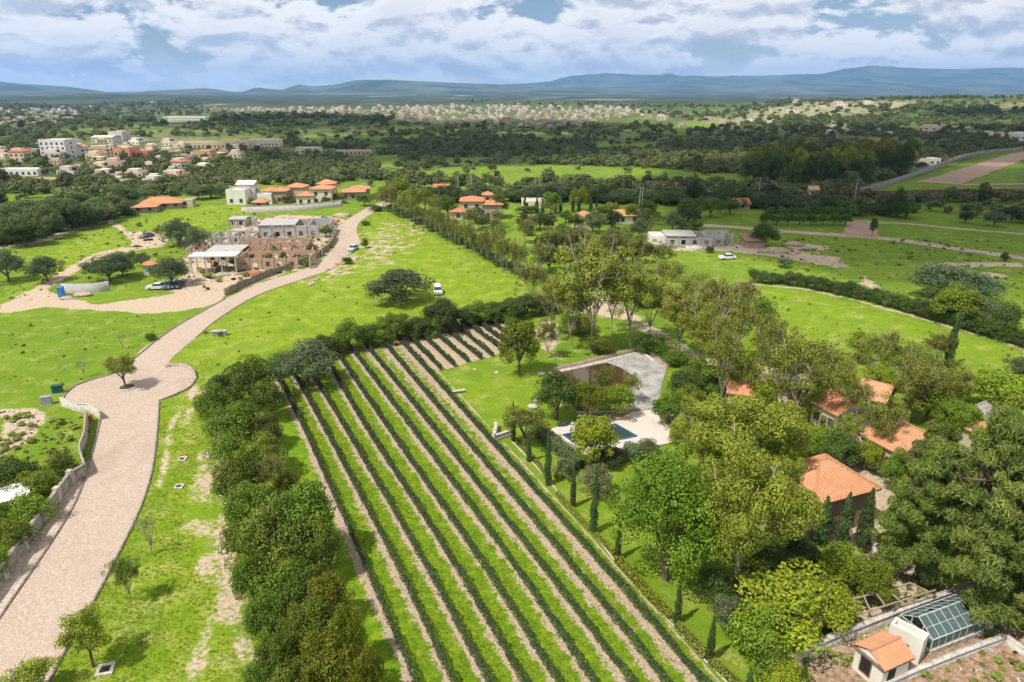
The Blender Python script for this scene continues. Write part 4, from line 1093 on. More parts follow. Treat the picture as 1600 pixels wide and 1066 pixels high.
# slender trees in line along the ridge lawn
LINE = resample([Vector(p) for p in ((604, 330), (650, 352), (690, 374), (730, 394), (770, 414), (815, 440))], 30)
rg = random.Random(5)
for i, (x, y) in enumerate(LINE):
    tree('sparse', x + rg.uniform(-3, 3), y + rg.uniform(-1, 1.5), y - rg.uniform(34, 50) - 18 * i / 30, 18 + 9 * i / 30, 'slender grey tree in the line along the ridge lawn, %s from the far end' % ORD[i], 'line of slender trees along the ridge lawn', (.80, .82, .75) if i % 3 else (.95, .98, .75))
LINE2 = resample([Vector(p) for p in ((612, 330), (660, 352), (705, 374), (750, 396), (800, 424), (840, 440))], 22)
for i, (x, y) in enumerate(LINE2):
    tree('shrub_grey' if i % 2 else 'shrub', x + rg.uniform(-2, 4), y, y - rg.uniform(11, 17), 28, 'dark undergrowth shrub behind the line of slender trees, %s from the far end' % ORD[i], 'undergrowth along the ridge lawn', (.6, .65, .6))
# hedge of the right-hand field
HEDGE = resample([Vector(p) for p in ((1178, 440), (1230, 444), (1290, 455), (1350, 468), (1410, 484), (1470, 502), (1530, 520), (1610, 545))], 34)
for i, (x, y) in enumerate(HEDGE):
    k = ('shrub', 'shrub_grey', 'dark')[i % 3]
    tree(k, x, y + rg.uniform(-1, 2), y - rg.uniform(12, 24) - i * .25, 26 + i * .4, 'shrub in the hedge crossing the right fields, %s from the left' % ORD[i], 'hedge across the right fields', (.62, .7, .55) if k != 'dark' else (.9, 1, .9))
# orchard trees under the wall at right centre
for i in range(16):
    x = 1195 + (i % 8) * 18 + (i // 8) * 8; y = 352 - (i // 8) * 10
    tree('broad', x, y, y - 19 - rg.uniform(0, 5), 20, 'orchard tree beside the red path, %s from the left in its %s' % (ORD[i % 8], 'front row' if i < 8 else 'back row'), 'orchard by the red path', (.75, .9, .6))
# woodland edge at left
LW = [(10, 382, 328, 66), (40, 384, 335, 64), (72, 372, 312, 60), (98, 362, 300, 46), (122, 358, 312, 56), (150, 350, 305, 58), (175, 340, 300, 54), (28, 355, 312, 50), (58, 350, 308, 50), (200, 322, 292, 46), (230, 318, 285, 44), (160, 325, 290, 50), (110, 335, 296, 50), (75, 340, 310, 44), (135, 330, 297, 40), (185, 315, 285, 40), (0, 340, 315, 50), (310, 312, 285, 40), (330, 310, 288, 36), (345, 305, 285, 30)]
for i, (x, yb, yt, w) in enumerate(sorted(LW)):
    tree('mesquite' if i % 3 else 'dark', x, yb, yt, w, 'woodland tree on the left beyond the pale track, %s from the picture edge' % ORD[i], 'woodland edge on the left', (.85, .92, .7))
for i in range(26):
    x = -10 + i * 9.5; y = 386 - i * 2.35 + rg.uniform(-4, 2)
    tree('shrub_grey' if i % 2 else 'shrub', x, y, y - rg.uniform(12, 24), rg.uniform(24, 36), 'low scrub bush under the left woodland edge, %s from the picture edge' % ORD[i], 'undergrowth of the left woodland', (.9, .95, .75))
# trees about the villas
VT = [('lime', 628, 318, 272, 34), ('lime', 605, 316, 288, 30), ('broad', 570, 322, 300, 26), ('lime', 530, 318, 300, 22), ('broad', 510, 322, 306, 18), ('sparse', 585, 325, 298, 26), ('sparse', 600, 330, 296, 24), ('lime', 665, 330, 290, 30), ('lime', 640, 330, 292, 30), ('sparse', 680, 345, 300, 30), ('broad', 700, 340, 305, 34), ('sparse', 735, 362, 320, 36), ('broad', 780, 340, 300, 30), ('dark', 745, 350, 320, 30), ('lime', 905, 330, 288, 36), ('broad', 860, 335, 295, 34), ('broad', 940, 350, 318, 36), ('lime', 955, 345, 312, 28), ('mesquite', 925, 365, 325, 40), ('broad', 1010, 345, 310, 34), ('broad', 1075, 345, 308, 40), ('mesquite', 1050, 362, 326, 34), ('broad', 1110, 340, 305, 40), ('lime', 985, 348, 315, 26), ('broad', 1140, 335, 308, 36), ('sparse', 820, 380, 335, 44), ('sparse', 780, 395, 345, 44), ('sparse', 860, 400, 350, 50), ('sparse', 895, 400, 352, 50), ('sparse', 845, 430, 372, 54), ('dark', 430, 315, 308, 14), ('broad', 447, 318, 305, 16), ('broad', 395, 322, 310, 16), ('airy', 960, 420, 352, 60), ('airy', 920, 420, 360, 60), ('airy', 1000, 430, 365, 64), ('airy', 1030, 430, 372, 60)]
VT.sort(key=lambda v: v[1])
for i, (k, x, yb, yt, w) in enumerate(VT):
    tree(k, x, yb, yt, w, 'garden tree among the villas across the middle, %s from the left' % ORD[i], 'garden trees around the villas', (.8, .85, .6) if k in ('lime',) else (.85, .9, .8))
for i, (k, x, yb, yt, w) in enumerate(sorted((('sparse', 1318, 712, 640, 60), ('lime', 1350, 735, 690, 50), ('shrub', 1330, 715, 688, 50), ('shrub_grey', 1395, 745, 712, 50), ('shrub_lime', 1300, 672, 645, 40), ('sparse', 1165, 640, 545, 70), ('sparse', 1215, 620, 520, 80), ('olive', 1410, 800, 745, 60), ('shrub', 1425, 850, 815, 60), ('sparse', 1480, 650, 560, 80)), key=lambda v: v[1])):
    tree(k, x, yb, yt, w, '%s half hiding the tiled estate roofs, %s from the left' % ('green bush' if 'shrub' in k else 'thin pale tree', ORD[i]), 'trees crowding the estate roofs', (1.0, 1.05, .85))
EXTRA = []
ex = random.Random(31)
EP = np.array([(690, 312), (800, 318), (1000, 345), (1150, 345), (1080, 372), (1010, 420), (930, 430), (850, 425), (800, 385), (730, 350)], float)
while len(EXTRA) < 58:
    x, y = ex.uniform(690, 1150), ex.uniform(312, 430)
    if inside(EP, np.array([x]), np.array([y]))[0] and not (700 < x < 800 and y < 348) and not (1000 < x < 1150 and 365 < y < 395): EXTRA.append((x, y))
EXTRA.sort()
for i, (x, y) in enumerate(EXTRA):
    k = ex.choice(('sparse', 'sparse', 'mesquite', 'broad', 'shrub', 'shrub_grey', 'dark')); sz = ex.uniform(18, 34) * (.6 + (y - 300) / 160)
    c = ex.uniform(.65, .95); tree(k, x, y, y - sz * (.55 if 'shrub' in k else 1.05), sz, '%s on the grass behind the grove and villas, %s from the left' % ('bush' if 'shrub' in k else 'loose tree', ORD[i]), 'scattered trees behind the grove', (c, c, c * .9))
ESH = []
EP2 = np.array([(1170, 560), (1300, 540), (1460, 570), (1600, 600), (1600, 720), (1500, 700), (1440, 700), (1400, 650), (1300, 640), (1260, 720), (1180, 680)], float)
while len(ESH) < 24:
    x, y = ex.uniform(1170, 1600), ex.uniform(560, 720)
    if inside(EP2, np.array([x]), np.array([y]))[0] and not (1170 < x < 1260 and 575 < y < 630): ESH.append((x, y))
ESH.sort()
for i, (x, y) in enumerate(ESH):
    k = ex.choice(('sparse', 'shrub', 'shrub_lime', 'shrub_grey', 'lime', 'olive', 'sparse')); sz = ex.uniform(28, 50)
    c = ex.uniform(.75, 1.05); tree(k, x, y, y - sz * (.7 if 'shrub' in k else 1.25), sz, '%s planted around the estate roofs at right, %s from the left' % ('shrub' if 'shrub' in k else 'small tree', ORD[i]), 'garden planting around the estate roofs', (c, c, c * .9))
for i in range(9):
    x = 820 + i * 14 + (i % 2) * 5
    p = G(x, 332); tree('cypress', x, 332, 300, 0, 'dark cypress in the line before the middle villas, %s from the left' % ORD[i], 'cypress line at the villas', (.6, .7, .6), p, (top_height(p, 302 + 4 * (i % 3)), 1.8))


# ------------------------------------------------------------------ buildings
def tile_slope(b, a, c, up, lim_a, lim_b, per=0.26, amp=0.09, nv=9, thick=0.07):
    """one roof slope: eave from a to c, 'up' the vector from eave to ridge line; lim_a/lim_b = length of eave under the hips"""
    a, c, up = Vector(a), Vector(c), Vector(up); L = (c - a).length; e = (c - a) / L; nrm = e.cross(up).normalized()
    if nrm.z < 0: nrm = -nrm
    n = max(4, int(L / per * 4)); k = len(b.v)
    for i in range(n + 1):
        s = L * i / n; lim = 1.0
        if lim_a > 0: lim = min(lim, s / lim_a)
        if lim_b > 0: lim = min(lim, (L - s) / lim_b)
        o = nrm * amp * abs(math.sin(math.pi * s / per))
        for j in range(nv + 1):
            st = (0.045 if j % 2 else 0.0)
            b.v.append(tuple(a + e * s + up * (lim * j / nv) + o + nrm * st))
    for i in range(n):
        for j in range(nv):
            q = k + i * (nv + 1) + j; b.f.append((q, q + nv + 1, q + nv + 2, q + 1)); b.m.append(0)


def roof(kind, w, d, h, rise, over, parent, per=0.26, color=None, m=None):
    b = MB(); x, y = w / 2 + over, d / 2 + over; m = m or TILE
    if kind == 'hip':
        q = min(x, y)
        if x >= y:
            up = (0, y, rise); tile_slope(b, (-x, -y, h), (x, -y, h), up, y, y, per); tile_slope(b, (x, y, h), (-x, y, h), (0, -y, rise), y, y, per)
            tile_slope(b, (-x, y, h), (-x, -y, h), (y, 0, rise), y, y, per); tile_slope(b, (x, -y, h), (x, y, h), (-y, 0, rise), y, y, per)
        else:
            tile_slope(b, (-x, -y, h), (x, -y, h), (0, x, rise), x, x, per); tile_slope(b, (x, y, h), (-x, y, h), (0, -x, rise), x, x, per)
            tile_slope(b, (-x, y, h), (-x, -y, h), (x, 0, rise), x, x, per); tile_slope(b, (x, -y, h), (x, y, h), (-x, 0, rise), x, x, per)
    elif kind == 'gable':
        tile_slope(b, (-x, -y, h), (x, -y, h), (0, y, rise), 0, 0, per); tile_slope(b, (x, y, h), (-x, y, h), (0, -y, rise), 0, 0, per)
    elif kind == 'shed':
        tile_slope(b, (-x, -y, h), (x, -y, h), (0, 2 * y, rise), 0, 0, per)
    r = b.build('roof', m, parent, color=color or (1, 1, 1))
    q = min(x, y); z = h + .05
    if kind == 'hip':
        e0, e1 = ((-x + q, 0), (x - q, 0)) if x >= y else ((0, -y + q), (0, y - q))
        ends = [((-x, -y), e0), ((-x, y), e0 if x >= y else e1), ((x, -y), e1 if x >= y else e0), ((x, y), e1)] + ([(e0, e1)] if abs(x - y) > .05 else [])
        for i, (p0, p1) in enumerate(ends): MB().bar((*p0, z if i < 4 else z + rise), (*p1, z + rise), .26, .13).build('ridge_cap', m, r, color=[v * .82 for v in (color or (1, 1, 1))])
    elif kind == 'gable': MB().bar((-x, 0, z + rise), (x, 0, z + rise), .26, .13).build('ridge_cap', m, r, color=[v * .82 for v in (color or (1, 1, 1))])
    s = MB().box(-x, x, -y, y, h - 0.16, h - 0.03)
    if kind == 'shed':
        s = MB(); s.quad((-x, -y, h - .1), (x, -y, h - .1), (x, y, h + rise - .1), (-x, y, h + rise - .1))
    s.build('eave_board', WOOD, r)
    if kind == 'gable':
        g = MB()
        for sx in (-1, 1): g.poly([(sx * w / 2, -d / 2, h - .02), (sx * w / 2, d / 2, h - .02), (sx * w / 2, 0, h + rise * .92)])
        g.build('gable_end', PLASTER, r)
    return r


def window(parent, x, y, z, w, h, face, m=None, frame=None, depth=0.06):
    """a framed window on a wall; face is the outward axis"""
    b = MB(); p = MB(); fr = 0.08
    def bx(bb, u0, u1, z0, z1, o0, o1):
        if face in ('-y', '+y'):
            s = -1 if face == '-y' else 1; a, c = y + s * o0, y + s * o1; bb.box(x + u0, x + u1, min(a, c), max(a, c), z0, z1)
        else:
            s = -1 if face == '-x' else 1; a, c = x + s * o0, x + s * o1; bb.box(min(a, c), max(a, c), y + u0, y + u1, z0, z1)
    bx(b, -w / 2 - fr, -w / 2, z - fr, z + h + fr, -.03, depth); bx(b, w / 2, w / 2 + fr, z - fr, z + h + fr, -.03, depth)
    bx(b, -w / 2, w / 2, z - fr, z, -.03, depth); bx(b, -w / 2, w / 2, z + h, z + h + fr, -.03, depth)
    o = b.build('window', frame or WOOD, parent)
    bx(p, -w / 2, w / 2, z, z + h, -.02, .012); p.build('pane', m or GLASS, o)
    return o


def door(parent, x, y, w, h, face='-y', m=None):
    s = -1 if face == '-y' else 1; b = MB(); b.box(x - w / 2, x + w / 2, min(y, y + s * .05), max(y, y + s * .05), 0.01, h)
    o = b.build('door', m or WOOD, parent)
    k = MB(); k.box(x + w * .32, x + w * .4, min(y + s * .05, y + s * .1), max(y + s * .05, y + s * .1), h * .45, h * .5); k.build('handle', METAL, o); return o


def house(name, label, loc, rz, w, d, h, rkind='hip', rise=1.5, color=(1, .95, .86), wins=(), rcol=None, per=.26, over=.45, cat='house', group=None, wm=None):
    t = empty(name, loc, rz, label, cat, group)
    b = MB(); b.box(-w / 2, w / 2, -d / 2, d / 2, -1.0, h - (.05 if rkind != 'flat' else 0))
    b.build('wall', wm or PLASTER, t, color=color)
    if rkind == 'flat':
        pr = MB(); q = .22
        pr.box(-w / 2, w / 2, -d / 2, -d / 2 + q, h + .003, h + .6); pr.box(-w / 2, w / 2, d / 2 - q, d / 2, h + .003, h + .6)
        pr.box(-w / 2, -w / 2 + q, -d / 2 + q, d / 2 - q, h + .003, h + .6); pr.box(w / 2 - q, w / 2, -d / 2 + q, d / 2 - q, h + .003, h + .6)
        pr.build('parapet', wm or PLASTER, t, color=color)
    elif rkind: roof(rkind, w, d, h, rise, over, t, per, rcol)
    for (x, z, ww, hh, f) in wins:
        if f == 'd': door(t, x, -d / 2, ww, hh)
        elif f in ('-y', '+y'): window(t, x, (-d / 2 if f == '-y' else d / 2), z, ww, hh, f)
        else: window(t, (-w / 2 if f == '-x' else w / 2), x, z, ww, hh, f)
    return t


def front_frame(pa, pb, z):
    """loc and turn of a block whose front edge runs between two photo pixels at height z"""
    a, b = G(pa[0], pa[1], z), G(pb[0], pb[1], z); d = b - a
    return a, b, d.length, math.atan2(d.y, d.x)


# estate: the big tiled house
a, b, L, rz = front_frame((1272, 792), (1378, 764), 4.6)
mid = (a + b) / 2; nn = Vector((-math.sin(rz), math.cos(rz), 0)); dpt = 8.0
c0 = mid + nn * (dpt / 2); c0.z = 0
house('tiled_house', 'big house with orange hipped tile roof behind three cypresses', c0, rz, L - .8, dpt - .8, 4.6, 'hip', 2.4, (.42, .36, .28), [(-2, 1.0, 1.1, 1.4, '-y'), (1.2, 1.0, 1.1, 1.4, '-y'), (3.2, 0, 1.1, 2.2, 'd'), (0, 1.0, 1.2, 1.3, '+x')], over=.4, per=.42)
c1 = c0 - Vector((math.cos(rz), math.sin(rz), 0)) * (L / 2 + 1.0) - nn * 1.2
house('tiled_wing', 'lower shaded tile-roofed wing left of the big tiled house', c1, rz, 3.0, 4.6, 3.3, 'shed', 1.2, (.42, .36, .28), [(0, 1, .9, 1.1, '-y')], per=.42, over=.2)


def tiled_at(name, label, pa, pb, z, depth, rise, kind='gable', color=(.7, .62, .5), rcol=None, h=None, side=1):
    a, b, L, rz = front_frame(pa, pb, z); nn = Vector((-math.sin(rz), math.cos(rz), 0)); c = (a + b) / 2 + nn * (depth / 2 * side); c.z = 0
    return house(name, label, c, rz, L - .7, depth - .7, z, kind, rise, color, [(-L / 4, 1, 1, 1.2, '-y'), (L / 4, 1, 1, 1.2, '-y'), (0, 0, 1, 2.1, 'd')], rcol=rcol, per=.42, over=.35)


tiled_at('tiled_house', 'long orange tiled roof half hidden by thin trees in the estate', (1340, 678), (1408, 713), 3.4, 8.5, 2.0, rcol=(.9, .95, .95))
tiled_at('tiled_house', 'faded tiled roof with dark eave above the estate drive', (1265, 628), (1310, 652), 3.2, 7.0, 1.7, rcol=(.8, .75, .72))
tiled_at('tiled_house', 'pale tiled house roof beyond the faded roof', (1330, 618), (1385, 632), 3.2, 7.0, 1.6, rcol=(1.05, 1.15, 1.15))
tiled_at('tiled_house', 'small orange roof beside the white-stemmed eucalyptus', (1135, 615), (1195, 622), 3.0, 5.0, 1.3, 'hip')
tiled_at('hip_house', 'grey hipped roof pavilion at the upper right of the estate', (1492, 648), (1535, 664), 3.0, 5.5, 1.8, 'hip', rcol=(.62, 1.2, 2.0))
tiled_at('tiled_house', 'small orange roof at the right picture edge behind two cypresses', (1548, 690), (1600, 680), 3.0, 5.0, 1.2, 'hip', rcol=(1.05, 1.15, 1.1))
tiled_at('stone_hut', 'small pale stone hut in the trees right of the pond', (1122, 575), (1140, 578), 2.4, 3.5, .8, 'gable', rcol=(1.1, 1.6, 2.2))

# lower right: walls, hut, greenhouse, pergola
wall('garden_wall', [(1228, 1040), (1300, 1008), (1400, 968), (1480, 938), (1560, 908)], .45, 1.0, STONE_PALE, 'long pale stone wall behind the greenhouse and hut')
wall('garden_wall', [(1380, 1078), (1420, 1060), (1500, 1028), (1568, 1003)], .35, .7, STONE_PALE, 'low stone wall in front of the greenhouse', wav=.03)
wall('garden_wall', [(1568, 1003), (1600, 1026), (1640, 1056)], .35, .75, STONE_PALE, 'short stone wall corner at the lower right edge', wav=.03)
wall('garden_wall', [(1352, 852), (1385, 872), (1412, 895)], .5, .8, STONE_PALE, 'broken pale wall under the pines right of the house')
wall('garden_wall', [(1140, 918), (1185, 900)], .4, .9, STONE_PALE, 'short pale wall at the foot of the great eucalyptus')
wall('edging_wall', [(770, 690), (800, 680)], .4, .8, STONE_PALE, 'low pale wall corner beside the olive tree')
wall('edging_wall', [(776, 668), (772, 690)], .4, .8, STONE_PALE, 'second arm of the low wall corner by the vines')

a, b, L, rz = front_frame((1348, 1048), (1374, 1066), 0.0)
hut = G(1372, 1052); hut = house('white_hut', 'white hut with a small orange tile roof in front of the greenhouse', hut, R(24), 3.0, 2.6, 2.3, 'gable', .75, (1, .98, .94), [], per=.22, over=.22)
hut.rotation_euler[2] = R(24)
door(hut, -.45, -1.3, .8, 1.9, '-y', DARK); window(hut, -1.5, .2, .5, .9, 1.4, '-x', DARK)
anx = house('white_annex', 'white block with flat grey top joining hut and greenhouse', G(1412, 1020), R(-48), 2.6, 1.2, 2.0, 'flat', 0, (1, .98, .95), [(0, .6, .6, .8, '-y')])


def greenhouse():
    A = G(1452, 1022); B = G(1548, 984); d = B - A; L = d.length; rz = math.atan2(d.y, d.x)
    t = empty('greenhouse', A, rz, 'small green glass greenhouse with gabled roof of single panes', 'greenhouse')
    W_, he, hr = 3.2, 1.5, 2.6     # local: x along, y across (away), z up
    fr = MB()
    base = MB(); q = .15
    base.box(0, L, -q, q, -.05, .45); base.box(0, L, W_ - q, W_ + q, -.05, .45); base.box(L - q, L + q, q, W_ - q, -.05, .45); base.box(-q, q, q, 1.0, -.05, .45); base.box(-q, q, 2.1, W_ - q, -.05, .45)
    base.build('base_wall', STONE_PALE, t)
    nx = 9
    for y in (0, W_):
        fr.bar((0, y, he), (L, y, he), .09); fr.bar((0, y, .47), (L, y, .47), .07)
    fr.bar((0, W_ / 2, hr), (L, W_ / 2, hr), .10)
    for i in range(nx + 1):
        x = L * i / nx
        for y in (0, W_): fr.bar((x, y, .45), (x, y, he), .06); fr.bar((x, y, he), (x, W_ / 2, hr), .06)
    for x in (0, L):
        for y in (1.0, 2.1): fr.bar((x, y, .45), (x, y, he + .65), .07)
        fr.bar((x, 0, he), (x, W_, he), .07)
    for s in (0, 1):
        for f in (.5,):
            y = W_ / 2 * f if s == 0 else W_ - W_ / 2 * f
            fr.bar((0, y, he + (hr - he) * f), (L, y, he + (hr - he) * f), .05)
    fr.build('frame', GHFRAME, t)
    rp = random.Random(4)
    dx = L / nx
    def pane(p, q, r_, s_):
        c = (Vector(p) + Vector(r_)) / 2; b = MB(); n = (Vector(q) - Vector(p)).cross(Vector(s_) - Vector(p)).normalized() * .012
        lo = [tuple(Vector(v) * 1 - n) for v in (p, q, r_, s_)]; hi = [tuple(Vector(v) + n) for v in (p, q, r_, s_)]
        b.poly(lo[::-1]); b.poly(hi)
        for i in range(4): b.quad(lo[i], lo[(i + 1) % 4], hi[(i + 1) % 4], hi[i])
        b.build('pane', PANE, t)
    for i in range(nx):
        x0, x1 = i * dx + .035, (i + 1) * dx - .035
        for side in (0, 1):
            for k in (0, 1):
                if (i, side, k) in ((2, 1, 1), (5, 1, 0), (6, 0, 1)): continue
                f0, f1 = (.02, .48) if k == 0 else (.52, .98)
                yy = [(W_ / 2 * f if side == 0 else W_ - W_ / 2 * f) for f in (f0, f1)]; zz = [he + (hr - he) * f for f in (f0, f1)]
                off = rp.uniform(.0, .02)
                pane((x0, yy[0], zz[0] + off), (x1, yy[0], zz[0] + off), (x1, yy[1], zz[1] + off), (x0, yy[1], zz[1] + off))
        for y in (0, W_): pane((x0, y, .52), (x1, y, .52), (x1, y, he - .05), (x0, y, he - .05))
    for x in (0, L):
        for y0, y1 in ((.05, .95), (2.15, W_ - .05)): pane((x, y0, .52), (x, y1, .52), (x, y1, he - .05), (x, y0, he - .05))
    pane((L, 1.05, .52), (L, 2.05, .52), (L, 2.05, he - .05), (L, 1.05, he - .05))


greenhouse()


def pergola():
    pts = [G(1332, 958, 2.1), G(1462, 920, 2.1), G(1440, 912, 2.1), G(1330, 938, 2.1)]
    o = G(1332, 958, 2.1); o.z = 0
    t = empty('pergola', o, 0, 'weathered open timber pergola of thin beams above shrubs', 'pergola')
    A, B = G(1335, 962, 2.1) - o, G(1462, 922, 2.1) - o; C, D = G(1330, 937, 2.1) - o, G(1420, 912, 2.1) - o
    for p, q in ((A, B), (C, D)): MB().bar(p, q, .11, .11).build('beam', WOOD_PALE, t)
    for i in range(6):
        f = i / 5; MB().bar(A.lerp(B, f * .9) + Vector((0, 0, .12)), C.lerp(D, f) + Vector((0, 0, .12)), .10, .10).build('rafter', WOOD_PALE, t)
    for p in (A, A.lerp(B, .5), B, C, D): MB().bar((p.x, p.y, 0), (p.x, p.y, 2.05), .12).build('post', WOOD, t)


pergola()
# planting beds and path slabs of the kitchen garden
for i, px in enumerate(([(1240, 1075), (1290, 1050), (1300, 1056), (1250, 1085)], [(1430, 1085), (1560, 1022), (1572, 1030), (1450, 1095)])):
    pass

# ------------------------------------------------------------------ pool, terrace, pond
sheet('terrace', [(858, 672), (890, 662), (955, 648), (1021, 641), (1040, 652), (1055, 692), (1000, 702), (920, 714), (904, 708)], TERRACE, .10)
sheet('terrace', [(1018, 640), (1075, 638), (1082, 650), (1040, 656)], TERRACE, .22)


def basin(name, px, m, depth, rim, rimm, label, zt=.12):
    pts = [G(*p) for p in px]; o = pts[0].copy(); o.z = 0
    t = empty(name, o, 0, label, 'pool')
    q = [p - o for p in pts]; c = sum(q, Vector()) / len(q)
    MB().poly([(p.x, p.y, zt + .012) for p in q]).build('water', m, t)
    for i in range(len(q)):
        a, b = q[i], q[(i + 1) % len(q)]
        MB().bar((a.x, a.y, zt + .03), (b.x, b.y, zt + .03), rim, .09).build('edge', rimm, t)
    return t


basin('swimming_pool', [(880, 681), (961, 664), (995, 683), (908, 700)], POOL, 1, .28, BLUETILE, 'swimming pool with dark green water and blue tiled edge', .12)
wall('terrace_wall', [(1022, 646), (1036, 660), (1052, 690)], .35, .55, STONE_PALE, 'low pinkish wall along the right side of the pool terrace', wav=0)
wall('terrace_wall', [(1040, 658), (1062, 655), (1080, 652)], .3, .5, STONE, 'short dark wall at the terrace corner under the round tree', wav=0)
b = MB(); b.box(-1.4, 1.4, -.5, .5, 0, .35); b.box(-1.4, 1.4, .35, .55, .35, .9); b.box(-1.4, -1.2, -.5, .35, .35, .62); b.box(1.2, 1.4, -.5, .35, .35, .62)
pb = G(971, 655); pb.z = .1
t = empty('garden_bench', pb, R(12), 'pale long bench at the far side of the pool terrace', 'bench')
MB().box(-1.4, 1.4, -.5, .5, .03, .4).build('seat', WOOD_PALE, t); MB().box(-1.4, 1.4, .42, .58, .403, .95).build('backrest', WOOD_PALE, t)
for sx in (-1.4, 1.22): MB().box(sx, sx + .18, -.5, .415, .403, .66).build('armrest', WOOD_PALE, t)
pb = G(880, 666); pb.z = .1
t = empty('sun_lounger', pb, R(10), 'dark sun lounger at the left end of the pool', 'lounger')
MB().box(-.9, .5, -.35, .35, .22, .32).build('mattress', plain('dark_fabric', (.06, .07, .09), (.04, .045, .06)), t); MB().bar((.5, 0, .27), (1.0, 0, .62), .1, .7).build('backrest', MATS['dark_fabric'], t)
for sx in (-.8, .4):
    for sy in (-.3, .3): MB().box(sx - .03, sx + .03, sy - .03, sy + .03, 0, .22).build('leg', METAL, t)

pond = [(868, 578), (905, 571), (943, 562), (999, 549), (1024, 560), (1042, 574), (1034, 600), (1030, 625), (1022, 640), (978, 642), (935, 646), (902, 645), (878, 615)]
sheet('pond_bed', pond, plain('silt_concrete', (.42, .40, .375), (.24, .22, .195), .5, .9, .4, 3), .03)
sheet('pond', [(872, 580), (905, 574), (948, 567), (968, 574), (990, 588), (984, 606), (978, 622), (962, 641), (902, 643), (880, 615)], POND, .045)
kerb([(862, 580), (880, 574), (905, 569), (943, 559), (999, 547), (1024, 557), (1043, 574)], .8, .35, plain('red_bank', (.42, .28, .21), (.26, .18, .13), 1.2, .95, .6, 5), 'embankment')
kerb([(875, 581), (905, 575), (943, 566), (998, 553), (1022, 564)], .5, .22, STONE_PALE, 'pond_edge')
kerb([(862, 582), (868, 592), (876, 606), (882, 618)], .9, .3, STONE_PALE, 'pond_edge')
kerb([(1022, 640), (978, 643), (935, 648), (902, 648)], .4, .25, STONE, 'pond_edge')
# stones by the pond, slabs on the lawn
for i, (x, y, s, lab) in enumerate(((742, 578, .35, 'white stone on the lawn nearest the short vine rows'), (776, 583, .45, 'white stone on the lawn left of the yellow-green tree'), (833, 637, .9, 'pale flat rock beside the dark pond tree'), (838, 628, .6, 'dark boulder beside the dark pond tree'), (850, 600, .6, 'grey boulder on the left pond bank'), (845, 585, .7, 'pale boulder at the far left pond corner'), (856, 592, .5, 'small boulder on the pond bank'))):
    v, f = ico_lump(50 + i, 10, 6, .35); v = v * np.array([s, s * .8, s * .42])
    p = G(x, y); o = link('boulder', np_mesh('boulder', v, f, STONE_PALE if i != 3 else STONE, True), loc=(p.x, p.y, s * .2)); tag(o, lab, 'rock')
p = G(716, 614); t = empty('stone_bench', p, R(20), 'long pale stone bench on the lawn beside the last vine row', 'bench')
MB().box(-1.1, 1.1, -.28, .28, .32, .45).build('seat', STONE_PALE, t)
for sx in (-.85, .85): MB().box(sx - .12, sx + .12, -.22, .22, 0, .318).build('leg', STONE_PALE, t)
for i, (x, y) in enumerate(((165, 1047), (285, 718), (280, 761))):
    p = G(x, y); s = (.65, .5, .5)[i]
    t = empty('manhole', p, R((15, 5, 5)[i]), ('square concrete manhole beside the rounded small tree', 'upper pale concrete manhole box on the verge', 'lower concrete manhole box on the verge')[i], 'manhole')
    b = MB(); b.box(-s, s, -s, -s * .6, 0, .16); b.box(-s, s, s * .6, s, 0, .16); b.box(-s, -s * .6, -s * .6, s * .6, 0, .16); b.box(s * .6, s, -s * .6, s * .6, 0, .16); b.build('rim', STONE_PALE, t)
    MB().cyl(0, 0, .02, .09, s * .55, 14).build('opening_disc', DARK, t)  # near-black disc paints the shade inside the open box
for i, (x, y) in enumerate(((742, 577),)): pass


# hedges: clipped leaf bands
def hedge(label, px, w, h, m, dens=220, size=.13, group=None, name='clipped_hedge'):
    c = resample([G(*p) for p in px], 60); rg = np.random.default_rng(len(label)); s = np.concatenate([[0], np.cumsum(np.hypot(*np.diff(c, axis=0).T))])
    n = int(s[-1] * dens); t = rg.uniform(0, s[-1], n); d = np.gradient(c, axis=0); d /= np.linalg.norm(d, axis=1)[:, None]
    cx, cy = np.interp(t, s, c[:, 0]), np.interp(t, s, c[:, 1]); dx, dy = np.interp(t, s, d[:, 0]), np.interp(t, s, d[:, 1])
    top = rg.uniform(0, 1, n) < w / (w + 2 * h) + .15; side = np.where(rg.uniform(0, 1, n) < .5, -1, 1)
    lat = np.where(top, rg.uniform(-1, 1, n), side * rg.uniform(.85, 1.1, n)) * w / 2
    z = np.where(top, h + rg.normal(0, .05, n) + .06 * np.sin(t * 2.2), rg.uniform(0, 1, n) * h)
    nrm = np.stack([-dy * np.where(top, 0, side), dx * np.where(top, 0, side), np.where(top, 1., .3)], -1) + rg.normal(0, .45, (n, 3)); nrm /= np.linalg.norm(nrm, axis=1)[:, None]
    pos = np.stack([cx - dy * lat - c[0, 0], cy + dx * lat - c[0, 1], z], -1)
    V, Q = leaf_quads(pos, nrm, size * rg.uniform(.7, 1.4, n), rg, 1.3); me = np_mesh('foliage', V, Q, m); fattr(me, 'tint', np.clip(rg.normal(.45, .25, n), 0, 1), 'FACE')
    t_ = empty(name, (c[0, 0], c[0, 1], 0), 0, label, 'hedge', group); link('foliage', me, t_)
    cb = [Vector((p[0] - c[0, 0], p[1] - c[0, 1], 0)) for p in c[::4]]; link('dark_core', wall_mesh('dark_core', cb, w * .7, h * .85, plain('hedge_core', (.03, .04, .015), (.02, .028, .01), 3), n=30), t_)  # solid near-black green band fills the hedge behind its leaves


